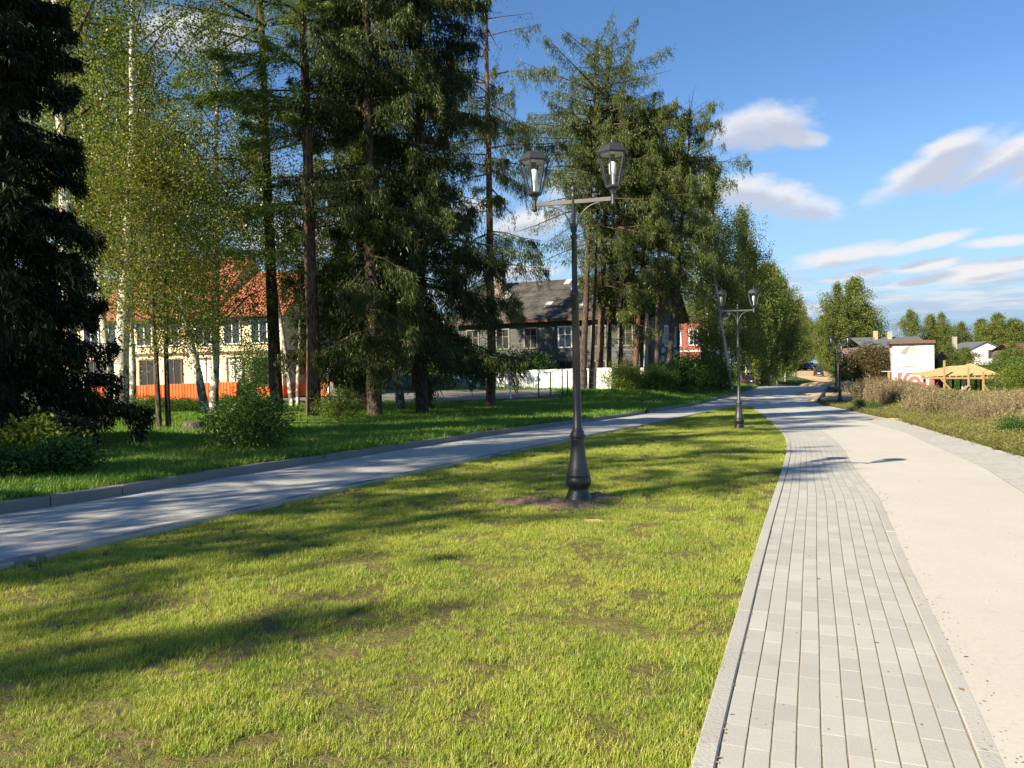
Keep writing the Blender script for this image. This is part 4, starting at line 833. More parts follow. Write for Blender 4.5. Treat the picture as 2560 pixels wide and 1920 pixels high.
MB().box((W/2, -.04, H1*.5), (W, .07, .14)).box((W+.04, 4, H1*.5), (.07, 8, .14)).build('belt_course', M['white'], rh)
for x in (W-.75, W-2.6, W-4.5, W-6.4): window(rh, (x, H1*.73), .8, 1.65, M['white'], M['wglass'], bars=(1, 2)); window(rh, (x, H1*.24), .8, 1.5, M['white'], M['wglass'], bars=(1, 1))
window(rh, (2, H1*.73), .8, 1.65, M['white'], M['wglass'], M4=MGr)

# --- mural house and the buildings behind
L, A, ang, W = frame_from(2232, 111, 2336, 109); zg = float(T(L[0], 110))-.3; H1 = zat(2284, 859, 110)-zg
mh = empty('mural_house', (L[0], L[1], zg), ang, label='white two storey building end with an open book mural and red and white rings', cat='building')
MB().box((W/2, 4.5, H1/2), (W, 9, H1)).build('wall', M['mural_wall'], mh)
MB().box((W/2-.1, 4.3, H1+.22), (W+.5, 9.6, .42)).build('roof', M['brown_trim'], mh)
M['muralgrey'] = simple('mural_grey', (.13, .12, .12), .85, .25, 3); M['muralcream'] = simple('mural_cream', (.44, .40, .29), .85, .1, 6); M['muralred'] = simple('mural_red', (.36, .12, .10), .85, .12, 2); M['muralpale'] = simple('mural_pale', (.56, .58, .56), .85, .1, 2)
U = lambda a: (a-240)/(1385-240)*W; Vv = lambda b: H1*.955*(1-(b-320)/(1560-320))+.15
def flat(name, pts, mat, off=.004):
    MB().add([(U(a), -off, Vv(b)) for a, b in pts], [tuple(range(len(pts)))[::-1]]).build(name, mat, mh)
M['covergrey'] = simple('cover_grey', (.25, .235, .225), .85, .3, 2)
flat('book_cover', [(425, 575), (590, 400), (750, 345), (620, 605)][::-1], M['covergrey']); flat('book_pages', [(630, 605), (740, 360), (790, 345), (830, 345), (960, 590), (760, 628)][::-1], M['muralcream'], .006)
for k in range(9): flat('page_line', [(760+k*6, 370), (764+k*6, 370), (668+k*33, 612), (660+k*33, 612)][::-1], M['muralgrey'] if k in (3, 8) else M['muralpale'], .009)
flat('spine_knot', [(755, 322), (825, 322), (820, 350), (770, 350)][::-1], M['muralgrey'], .011)
flat('pen', [(828, 350), (840, 350), (990, 545), (978, 548)][::-1], M['muralgrey'], .012); flat('pen', [(1000, 605), (1010, 603), (1120, 765), (1112, 768)][::-1], M['muralgrey'], .012); flat('pen_stroke', [(1060, 680), (1140, 668), (1250, 632), (1252, 642), (1140, 680), (1060, 690)][::-1], M['muralgrey'], .012)
for (a, b_) in ((480, 808), (545, 803), (610, 800), (820, 803), (1060, 797), (1130, 797), (1190, 795)): flat('mural_letter', [(a-18, b_-18), (a+12, b_-18), (a+18, b_+18), (a-8, b_+18)][::-1], M['muralgrey'], .012)
flat('border_line', [(245, 560), (262, 560), (285, 880), (330, 955), (330, 980), (268, 905)][::-1], M['muralgrey'], .013); flat('border_line', [(330, 952), (920, 932), (920, 955), (330, 980)][::-1], M['muralgrey'], .014)
flat('patch', [(440, 1060), (760, 1060), (760, 1120), (440, 1120)][::-1], M['muralpale'], .005)
flat('ring_ground', [(375, 1130), (1385, 1120), (1385, 1620), (375, 1620)][::-1], M['muralred'], .006)
def ring(cx, cy, r0, r1, mat, off):
    n = 28; an = [PI*k/(n-1) for k in range(n)]; V = [(U(cx+r1*math.cos(a)), -off, Vv(max(cy-r1*math.sin(a), 1132))) for a in an]+[(U(cx+r0*math.cos(a)), -off, Vv(max(cy-r0*math.sin(a), 1132))) for a in an]
    MB().add(V, [(i, n+i, n+i+1, i+1) for i in range(n-1)]).build('mural_ring', mat, mh)
ring(840, 1400, 170, 240, M['muralpale'], .010); ring(840, 1400, 0, 75, M['muralpale'], .011); ring(840, 1400, 330, 400, M['muralpale'], .009)
MB().add([(U(1170), -.012, Vv(1250)), (U(1240), -.012, Vv(1250)), (U(1240), -.012, Vv(1620)), (U(1170), -.012, Vv(1620))], [(0, 3, 2, 1)]).build('mural_stripe', M['muralpale'], mh)
MB().bar((U(1335), -.05, .3), (U(1345), -.05, H1-.6), .03).build('cable', M['muralgrey'], mh)
M['greyroof'] = simple('grey_sheet_roof', (.12, .125, .13), .6, .1, .5); M['brickwall'] = simple('dull_brick_wall', (.17, .13, .11), .9, .2, 2)
def gable_house(name, px0, px1, d, ytop, yeave, ybase, wall, roof, depth=8, wins=(), axis='front', chim=None, **kw):
    L, A, ang, W = frame_from(px0, d, px1, d-.5, yeave); pm = (px0+px1)/2; zb = zat(pm, ybase, d); H1 = zat(pm, yeave, d)-zb; HR = zat(pm, ytop, d+depth/2)-zb if axis == 'front' else zat(pm, ytop, d)-zb
    o = empty(name, (L[0], L[1], zb), ang, **kw); MB().box((W/2, depth/2, H1/2), (W, depth, H1)).build('wall', wall, o); r = MB()
    if axis == 'front':
        slab(r, [(-.3, -.4, H1-.1), (W+.3, -.4, H1-.1), (W+.3, depth/2, HR), (-.3, depth/2, HR)]); slab(r, [(W+.3, depth+.4, H1-.1), (-.3, depth+.4, H1-.1), (-.3, depth/2, HR), (W+.3, depth/2, HR)])
    else:
        MB().add([(0, .0, H1), (W, .0, H1), (W/2, .0, HR-.12), (0, depth, H1), (W, depth, H1), (W/2, depth, HR-.12)], [(0, 1, 2), (5, 4, 3)]).build('gable', wall, o)
        slab(r, [(-.4, -.4, H1-.15), (W/2, -.4, HR), (W/2, depth+.4, HR), (-.4, depth+.4, H1-.15)][::-1]); slab(r, [(W/2, -.4, HR), (W+.4, -.4, H1-.15), (W+.4, depth+.4, H1-.15), (W/2, depth+.4, HR)][::-1])
    ro = r.build('roof', roof, o)
    if chim:
        for (cx, ch_, m_) in chim: MB().box((cx*W, depth*.4, HR+ch_/2-.4), (.55, .55, ch_+.4)).build('chimney', m_, ro)
    for (wx, wz, w_, h_) in wins: window(o, (wx*W, wz*H1), w_, h_, M['brown_trim'], M['wglass'], trim=.1)
    return o
gable_house('long_building', 2160, 2326, 128, 842, 866, 925, M['brickwall'], M['greyroof'], 10, [(.12, .6, 1, 1.2), (.3, .6, 1, 1.2)], chim=((.33, 1.2, M['cream_chim']), (.55, 1.0, M['cream_chim'])), label='long low building with grey sheet roof and cream chimneys behind the mural building', cat='building')
gable_house('far_cottage', 2186, 2232, 170, 838, 852, 880, M['white_wall'], M['redroof'], 9, (), axis='side', label='small far cottage whose red gable peeks over the long grey roof', cat='house')
gable_house('white_cottage', 2428, 2498, 140, 853, 869, 912, M['white_wall'], M['greyroof'], 9, [(.72, .62, .9, 1.3)], axis='side', label='white gabled cottage with one dark window beyond the pavilion', cat='house')
gable_house('lean_to', 2499, 2522, 139, 870, 880, 912, M['white_wall'], M['greyroof'], 6, (), label='low white outbuilding on the right of the white gabled cottage', cat='outbuilding')
gable_house('grey_shed', 2378, 2430, 125, 873, 893, 920, M['old_wood'], M['greyroof'], 6, (), chim=((.45, 2.2, M['concrete']),), label='grey shed with a tall white chimney behind the timber pavilion', cat='shed')
gable_house('brown_shed', 2346, 2364, 112, 885, 893, 925, M['old_wood'], M['brown_trim'], 5, (), label='narrow dark timber shed just right of the mural building', cat='shed')
gable_house('brown_cottage', 2540, 2600, 120, 858, 874, 910, M['brickwall'], M['brown_trim'], 8, (), label='brown roofed cottage cut by the right picture edge', cat='house')
# pale yellow gate posts left of the mural building
gp = G(2222, 955, T); yg = empty('yellow_gateposts', P(2222, 946, 108), label='pair of yellow posts under a thin beam left of the mural building', cat='gate'); MB().box((0, 0, -.1), (.22, .2, 2.0)).build('post', M['raw_wood'], yg); MB().box((.38, .05, -.1), (.16, .16, 2.0)).build('post', M['raw_wood'], yg); MB().box((-.1, 0, .96), (1.7, .1, .07)).build('beam', M['white'], yg)

# --- timber pavilion
Dp = 88.0; pc = P(2420, 986, Dp+3); pv = empty('timber_pavilion', pc, label='open timber pavilion with a pale board roof, unfinished, in the meadow', cat='pavilion'); pc = Vector(pc)
Q = lambda px, py, d: Vector(P(px, py, d))-pc
rf = MB(); e1, e2 = Q(2322, 940, Dp), Q(2503, 936, Dp); e3, e4 = e2+Vector((1.6, 7.5, -.1)), e1+Vector((1.6, 7.5, .1)); pk = Q(2427, 908, Dp+3.2); l1, l2 = Q(2375, 915, Dp+3.4), Q(2409, 913, Dp+3.3)
rf.add([e1, e2, e3, e4, pk, l1, l2, e1.lerp(e2, .32)], [(0, 7, 5), (7, 1, 4), (7, 4, 6, 5), (1, 2, 4), (0, 5, 3), (2, 3, 5, 6), (2, 6, 4)])
ro = rf.build('roof', M['osb'], pv); so = ro.modifiers.new('s', 'SOLIDIFY'); so.thickness = .06
e5 = Q(2303, 945, Dp-.3); e6 = Q(2517, 945, Dp-.3); MB().bar(e5, e6, .10, .22).build('beam', M['raw_wood'], pv)
MB().bar(Q(2303, 944, Dp+7), Q(2517, 944, Dp+7), .10, .2).build('beam', M['raw_wood'], pv)
for k in range(12): px = 2328+k*15.6; MB().bar(Q(px, 941, Dp-.25), Q(px+2, 939.5, Dp+7.2), .09, .13).build('rafter', M['raw_wood'], pv)
for (px, yt, d, mt, w) in ((2360.5, 901, Dp-.4, 'raw_wood', .17), (2421, 918, Dp-.4, 'raw_wood', .16), (2458, 929, Dp-.4, 'raw_wood', .17), (2516, 931, Dp-.3, 'raw_wood', .17), (2509, 930, Dp+7.2, 'raw_wood', .16), (2348, 920, Dp+7, 'raw_wood', .17), (2311, 941, Dp+.1, 'red_paint', .16), (2382, 945, Dp+7.2, 'ochre', .17), (2418, 945, Dp+7.1, 'ochre', .2), (2453, 945, Dp+7.3, 'ochre', .18), (2402, 945, Dp+7.4, 'black', .14), (2440, 945, Dp+7.4, 'black', .2), (2482, 945, Dp+7.4, 'black', .2), (2497, 945, Dp+7.4, 'black', .2), (2504, 945, Dp+3, 'black', .14)):
    tp = P(px, yt, d); MB().bar(Vector((tp[0], tp[1], float(T(tp[0], tp[1]))-.1))-pc, Vector(tp)-pc, w).build('post', M[mt], pv)
for (a, b_) in (((2352, 947), (2390, 989)), ((2421, 964), (2393, 983)), ((2459, 962), (2483, 993))): MB().bar(Q(*a, Dp-.6), Q(*b_, Dp-.6), .08, .17).build('brace', M['raw_wood'], pv)
pb = P(2491, 947, Dp+4); bn = empty('purple_banner', pb, label='purple cloth banner hanging under the pavilion roof', cat='banner'); V = []
for i in range(9):
    for j in range(5): V.append(((i-4)*.10*(1-.10*j*(abs(i-4)/4)), .05*math.sin(i*1.7+j), -j*.26))
F = [(i*5+j, (i+1)*5+j, (i+1)*5+j+1, i*5+j+1) for i in range(8) for j in range(4)]; o = MB().add(V, F, True).build('cloth', M['purple'], bn); so = o.modifiers.new('s', 'SOLIDIFY'); so.thickness = .02
wt_ = P(2415, 968, Dp+1.5); w_ = empty('white_trestle', (wt_[0], wt_[1], float(T(wt_[0], wt_[1]))), label='white painted trestle standing in the pavilion', cat='trestle'); q = MB()
MB().box((0, 0, 1.45), (1.0, .14, .14)).build('top_rail', M['white'], w_)
for x in (-.42, -.1, .42): MB().bar((x, -.1, 0), (x, 0, 1.42), .12).build('leg', M['white'], w_)
for x in (-.42, .42): MB().lathe([(1.5, .06), (1.6, .10), (1.7, .06), (1.74, .01)], 10, (x, 0, 0)).build('finial', M['white'], w_)
rw = P(2488, 985, Dp+2); sp_ = empty('playground_spinner', (rw[0], rw[1], float(T(rw[0], rw[1]))), label='red and white playground post on a red base at the pavilion right end', cat='playground toy')
MB().lathe([(0, .34), (.12, .34), (.16, .16)], 16).build('base', M['red_paint'], sp_)
MB().lathe([(.16, .14), (.5, .13), (.9, .10), (1.3, .14), (1.5, .09), (1.7, .03)], 14).build('post', M['white'], sp_); MB().bar((-.5, 0, .35), (.4, .1, .3), .1).build('handle', M['red_paint'], sp_)
rp = P(2341, 955, 95); r_ = empty('red_goal_frame', (rp[0], rp[1], float(T(rp[0], rp[1]))), label='red post with a short arm between the mural building and pavilion', cat='play frame'); MB().bar((0, 0, 0), (0, 0, 1.75), .16).build('post', M['red_paint'], r_); MB().bar((-.6, 0, 1.72), (-.08, 0, 1.55), .12).build('arm', M['red_paint'], r_)

# ------------------------------------------------------------------ poles
def utility_pole(base, topxy, w, mat, label, name='utility_pole', arm=None):
    d = dep(base); tp = P(*topxy, d); o = empty(name, base, label=label, cat='pole'); b0 = Vector(base); MB().tube([Vector((0, 0, -.2)), (Vector(tp)-b0)*.5, Vector(tp)-b0], [w, w*.85, w*.7], 8, smooth=mat is not M['concrete']).build('pole', mat, o); return o, d, b0, Vector(tp)
bp = G(1613, 971, HL); o, d, b0, tp = utility_pole(bp, (1619, 708), .19, M['concrete'], 'square grey concrete utility pole with a street light arm by the timber house')
a1 = Vector(P(1640, 725, d-.3))-b0; a2 = Vector(P(1660, 712, d-.5))-b0; a3 = Vector(P(1678, 704, d-.6))-b0
MB().tube([tp-b0-Vector((0, 0, .45)), a1, a2], [.03, .03, .03], 6).build('arm', M['galv'], o); MB().tube([a2, a2.lerp(a3, .3), a3], [.04, .13, .07], 8).build('lamp_head', M['galv'], o)
MB().bar(tp-b0+Vector((-.45, 0, -.4)), tp-b0+Vector((.45, 0, -.4)), .07).build('crossarm', M['galv'], o)
for s_ in (-.42, .42): MB().lathe([(0, .03), (.05, .06), (.1, .05), (.16, .03)], 8, tuple(tp-b0+Vector((s_, 0, -.36)))).build('insulator', M['white'], o)
utility_pole(G(2097, 966, T), (2094, 829), .14, M['old_wood'], 'tall brown wooden pole standing behind the third lamp on the right')
o, d, b0, tp = utility_pole(P(1990, 955, 118), (1990, 850), .10, M['galv'], 'thin far street light pole against the avenue birches')
MB().tube([tp-b0, tp-b0+Vector((-.5, 0, .4)), tp-b0+Vector((-1.0, 0, .45))], [.05, .05, .1], 6).build('lamp_head', M['galv'], o)
bp = G(1277, 997, HL); o, d, b0, tp = utility_pole(bp, (1271, 892), .05, M['white'], 'slim white post with a small globe before the white wall', name='globe_lamp_post'); MB().lathe([(-.09, .02), (-.06, .08), (0, .11), (.06, .08), (.1, .01)], 12, tuple(tp-b0+Vector((0, 0, .1)))).build('globe', M['white_bulb'], o)
utility_pole(P(2250, 905, 150), (2246, 812), .09, M['old_wood'], 'thin dark mast in front of the lone round birch')
bp = G(1599, 972, HL); d = dep(bp); sg = empty('notice_sign', bp, label='small white notice board on a thin leaning stake left of the concrete pole', cat='sign'); tp = Vector(P(1600, 917, d))-Vector(bp); MB().bar((-.05, 0, 0), tp, .035).build('stake', M['green_paint'], sg); MB().box(tuple(tp+Vector((.13, 0, -.3))), (.28, .03, .48)).build('board', M['white'], sg)
# stump
sb = G(485, 1079, HL); st = empty('tree_stump', sb, label='low weathered grey stump in the shaded park grass', cat='stump'); V = []; n = 18
MB().lathe([(-.05, .40), (.05, .33), (.16, .28), (.24, .26), (.26, .22)], 14).build('wood', M['bark_grey'], st); MB().box((.22, -.1, .06), (.35, .25, .16), .5).build('root', M['bark_grey'], st)

# ------------------------------------------------------------------ cars
M['car_red'] = simple('dark_red_car_paint', (.035, .008, .010), .25, .05, 2, spec=.6, coat=.5); M['car_black'] = simple('black_car_paint', (.015, .018, .028), .22, .05, 2, spec=.6, coat=.6); M['car_silver'] = simple('silver_car_paint', (.45, .46, .48), .3, .05, 2, metal=.4, coat=.4)
M['tyre'] = simple('tyre_rubber', (.02, .02, .02), .9, .1); M['rim'] = simple('wheel_rim', (.4, .4, .42), .35, .05, metal=.6); M['taillight'] = simple('tail_light_red', (.22, .01, .01), .2, .05, spec=.7); M['plate'] = simple('number_plate', (.75, .75, .72), .5, .05); M['carglass'] = simple('car_glass', (.02, .025, .03), .05, .02, spec=.9, bstr=0)
def make_car(name, paint, suv=False):
    r = empty(name); Lh = 2.15 if not suv else 2.2; hw = .84 if not suv else .90; hb = .88 if not suv else 1.02; hr = 1.40 if not suv else 1.68
    st = [(-Lh, .45, hb-.12, .86), (-Lh+.12, .34, hb, .95), (-1.2, .28, hb+.02, 1.0), (0, .26, hb+.01, 1.0), (1.1, .28, hb-.05, .98), (Lh-.25, .32, hb-.16, .92), (Lh, .42, hb-.34, .80)]; V = []
    for (y, z0, z1, k) in st:
        w = hw*k; V += [(-w*.94, y, z0), (-w, y, (z0+z1)/2), (-w*.96, y, z1-.05), (-w*.88, y, z1), (w*.88, y, z1), (w*.96, y, z1-.05), (w, y, (z0+z1)/2), (w*.94, y, z0)]
    F = []; n = 8
    for i in range(len(st)-1): F += [(i*n+j, (i+1)*n+j, (i+1)*n+(j+1) % n, i*n+(j+1) % n) for j in range(n)]
    F += [tuple(range(n)), tuple(range((len(st)-1)*n, len(st)*n))[::-1]]; MB().add(V, F, False).build('body', paint, r, bevel=.03)
    yr0, yr1, yf0, yf1 = ((-1.75, -1.15, .55, 1.25) if not suv else (-2.05, -1.75, .55, 1.2)); wb, wtp = hw*.90, hw*.72
    V = [(-wb, yr0, hb-.01), (wb, yr0, hb-.01), (wb, yf1, hb-.06), (-wb, yf1, hb-.06), (-wtp, yr1, hr), (wtp, yr1, hr), (wtp, yf0, hr), (-wtp, yf0, hr)]; F = [(0, 3, 2, 1), (4, 5, 6, 7), (0, 1, 5, 4), (1, 2, 6, 5), (2, 3, 7, 6), (3, 0, 4, 7)]
    cb = MB().add(V, F).build('cabin', paint, r, bevel=.04); cc = [sum(v[k] for v in V)/8 for k in range(3)]
    for f in F[2:]:
        q = [Vector(V[i]) for i in f]; c = sum(q, Vector())/4; nrm = (q[1]-q[0]).cross(q[3]-q[0]).normalized(); nrm = nrm if nrm.dot(c-Vector(cc)) > 0 else -nrm; q = [c+(p-c)*.84+nrm*.012 for p in q]; MB().add([tuple(p) for p in q], [(0, 1, 2, 3)]).build('window', M['carglass'], cb)
    for x in (-1, 1):
        for y in (-1.3, 1.35):
            w_ = MB(); m4 = Matrix.Rotation(PI/2, 4, 'Y'); k = MB().lathe([(-.1, .20), (-.1, .31), (-.07, .335), (.07, .335), (.1, .31), (.1, .20)], 18); w_.add([tuple((m4 @ Vector(p))+Vector((x*(hw-.1), y, .335))) for p in k.v], k.f, True); wo = w_.build('wheel', M['tyre'], r)
            k = MB().lathe([(-.085, .001), (-.085, .20), (.085, .20), (.085, .001)], 14); MB().add([tuple((m4 @ Vector(p))+Vector((x*(hw-.1), y, .335))) for p in k.v], k.f).build('rim', M['rim'], wo)
        MB().box((x*hw*.68, -Lh+.03, hb-.16), (.34, .12, .15)).build('tail_light', M['taillight'], r); MB().box((x*hw*.62, Lh-.06, hb-.33), (.34, .14, .13)).build('headlight', M['plate'], r); MB().box((x*(hw+.08), .75, hb+.06), (.16, .1, .12)).build('mirror', paint, r)
    MB().box((0, -Lh-.01, .66), (.52, .04, .12)).build('number_plate', M['plate'], r); MB().box((0, -Lh+.02, .42), (hw*1.7, .18, .2)).box((0, Lh-.05, .40), (hw*1.6, .18, .2)).build('bumper', M['black'], r); return r
car = make_car('parked_car', M['car_red']); p = G(1881, 967.5, T); car.location = (p[0], p[1]+2.1, float(T(p[0], p[1]+2))+.04); car.rotation_euler = (0, 0, R_(-8)); tag(car, 'dark red saloon car seen from behind, parked by the avenue birches', 'car')
car = make_car('parked_car', M['car_black'], True); p = G(2057, 942, T); car.location = (p[0], p[1]+2.1, float(T(p[0], p[1]+1))+.02); car.rotation_euler = (0, 0, R_(-20)); tag(car, 'dark estate car seen from behind at the start of the sandy road', 'car')
car = make_car('parked_car', M['car_black'], True); p = G(2013, 926, T); car.location = (p[0], p[1], float(T(p[0], p[1]))+.02); car.rotation_euler = (0, 0, R_(200)); tag(car, 'black car at the left edge of the sandy road, far away', 'car')
car = make_car('parked_car', M['car_silver']); p = G(2024, 919.5, T); car.location = (p[0], p[1], float(T(p[0], p[1]))+.02); car.rotation_euler = (0, 0, R_(200)); tag(car, 'farthest car, pale silver, behind the far black one', 'car')

# ------------------------------------------------------------------ person
def skin_mesh(name, verts, edges, radii, mat, parent, sub=2):
    me = bpy.data.meshes.new(name); me.from_pydata(verts, edges, []); me.materials.append(mat); o = link(name, me, parent)
    sk = o.modifiers.new('skin', 'SKIN'); me.skin_vertices or me.attributes
    if not me.skin_vertices:
        bpy.context.view_layer.objects.active = o; o.select_set(True); bpy.ops.mesh.customdata_skin_add(); o.select_set(False)
    for i, rr in enumerate(radii): me.skin_vertices[0].data[i].radius = rr if isinstance(rr, tuple) else (rr, rr); me.skin_vertices[0].data[i].use_root = (i == 0)
    s_ = o.modifiers.new('sub', 'SUBSURF'); s_.levels = sub; s_.render_levels = sub
    for p_ in me.polygons: p_.use_smooth = True
    return o
M['skin'] = simple('skin', (.55, .34, .25), .6, .05); M['top'] = simple('dusky_pink_top', (.34, .22, .25), .85, .1); M['jeans'] = simple('dark_trousers', (.02, .025, .04), .85, .15); M['hair'] = simple('dark_hair', (.03, .02, .015), .6, .1)
p = G(1930, 960.5, T); pe = empty('person', (p[0], p[1], p[2]), R_(12), label='distant walker in a dusky top and dark trousers on the path edge', cat='person')
V = [(0, 0, .95), (0, 0, 1.12), (0, .01, 1.34), (0, .01, 1.48), (0, .0, 1.56), (0, -.02, 1.66), (0, -.01, 1.74), (-.17, 0, 1.43), (-.23, .03, 1.16), (-.21, -.08, .92), (-.20, -.12, .84), (.17, 0, 1.43), (.23, -.03, 1.16), (.22, .05, .92), (.21, .08, .84), (-.09, 0, .88), (-.10, -.10, .49), (-.10, -.12, .09), (-.10, -.26, .05), (.09, 0, .88), (.10, .09, .49), (.10, .24, .12), (.10, .14, .05)]
E = [(0, 1), (1, 2), (2, 3), (3, 4), (4, 5), (5, 6), (3, 7), (7, 8), (8, 9), (9, 10), (3, 11), (11, 12), (12, 13), (13, 14), (0, 15), (15, 16), (16, 17), (17, 18), (0, 19), (19, 20), (20, 21), (21, 22)]
Rr = [(.15, .11), (.13, .10), (.16, .11), (.10, .08), .055, .085, .07, .055, .042, .035, .03, .055, .042, .035, .03, .085, .06, .045, .035, .085, .06, .045, .035]
skin_mesh('body', V, E, Rr, M['skin'], pe)
jv = [0, 1, 2, 3, 7, 8, 9, 11, 12, 13]; jm = {a: i for i, a in enumerate(jv)}; skin_mesh('top', [V[i] for i in jv], [(jm[a], jm[b]) for a, b in E if a in jm and b in jm], [tuple(x*1.14 for x in (Rr[i] if isinstance(Rr[i], tuple) else (Rr[i],)*2)) for i in jv], M['top'], pe)
jv = [0, 15, 16, 17, 19, 20, 21]; jm = {a: i for i, a in enumerate(jv)}; skin_mesh('trousers', [V[i] for i in jv], [(jm[a], jm[b]) for a, b in E if a in jm and b in jm], [tuple(x*1.18 for x in (Rr[i] if isinstance(Rr[i], tuple) else (Rr[i],)*2)) for i in jv], M['jeans'], pe)
MB().lathe([(1.64, .095), (1.72, .10), (1.79, .07), (1.82, .01)], 12, (0, .02, 0)).build('hair', M['hair'], pe)
# black kerb stones heap on the crossing and two low markers
kp = P(2067, 954, 112); kh = empty('black_pipe_stack', (kp[0], kp[1], float(PATHZ(kp[0], kp[1]))+.02), R_(8), label='low dark stack of boards lying across the far end of the paving', cat='boards')
for k in range(4): MB().box((rng.normal(0, .1), k*.16, .16+.0*k), (1.5-.1*k, .15, .30)).build('board', M['black'], kh)
for (px, lab) in ((2007, 'left of the two tiny black markers on the far paving'), (2027.5, 'right of the two tiny black markers on the far paving')):
    q = P(px, 957, 105); o = MB().lathe([(0, .16), (.05, .13), (.22, .09), (.26, .02)], 10).build('marker', M['black'], None, label=lab, cat='marker', group='small black markers on the far paving'); o.location = (q[0], q[1], float(PATHZ(q[0], q[1])))

# ------------------------------------------------------------------ trees
def nrm(a): return a/(np.linalg.norm(a, axis=1)[:, None]+1e-9)
def tris(c, d, l, w, r):
    s = np.cross(d, r.normal(size=c.shape)); s = nrm(s); l = l[:, None]; w = w[:, None]
    V = np.stack([c-s*w/2, c+s*w/2, c+d*l], 1).reshape(-1, 3); F = np.arange(len(V)).reshape(-1, 3); return V, F
def rhombs(c, d, l, w, r, flat=0.0):
    s = np.cross(d, r.normal(size=c.shape)); s = nrm(s); l = l[:, None]; w = w[:, None]
    V = np.stack([c, c+d*l*.45+s*w/2, c+d*l, c+d*l*.45-s*w/2], 1).reshape(-1, 3); F = np.arange(len(V)).reshape(-1, 4); return V, F
def keepc(c, sc, th, seed, soft=.06):
    n = (vn(c[:, 0]+c[:, 2]*.63, c[:, 1]-c[:, 2]*.41, sc, seed % 8, 2)+vn(c[:, 2]*1.1+c[:, 0]*.3, c[:, 1]*.5-c[:, 0], sc, (seed+3) % 8, 2))/2
    return n > th+np.random.RandomState(seed).normal(0, soft, len(c))
def trunkline(base, top, r, bend=.25, n=9):
    t = np.linspace(0, 1, n)[:, None]; L = np.array(base)*(1-t)+np.array(top)*t; o = np.cumsum(r.normal(0, bend/n, (n, 2)), 0); L[1:-1, :2] += o[1:-1]; return L
def atline(L, t):
    k = np.linspace(0, 1, len(L)); return np.stack([np.interp(t, k, L[:, i]) for i in range(3)], 1)
class Geo:
    def __init__(s): s.V = []; s.F = []; s.n = 0; s.M = []; s.cm = 0
    def add(s, V, F): s.V.append(V); s.F.append(F+s.n); s.n += len(V); s.M += [s.cm]*len(F)
    def mesh(s, name, mat, smooth=True, tint=False, r=None):
        V = np.concatenate(s.V); F = np.concatenate(s.F); return mesh_np(name, V, F, [mat, M['bark_grey']], smooth=smooth, mi=s.M)
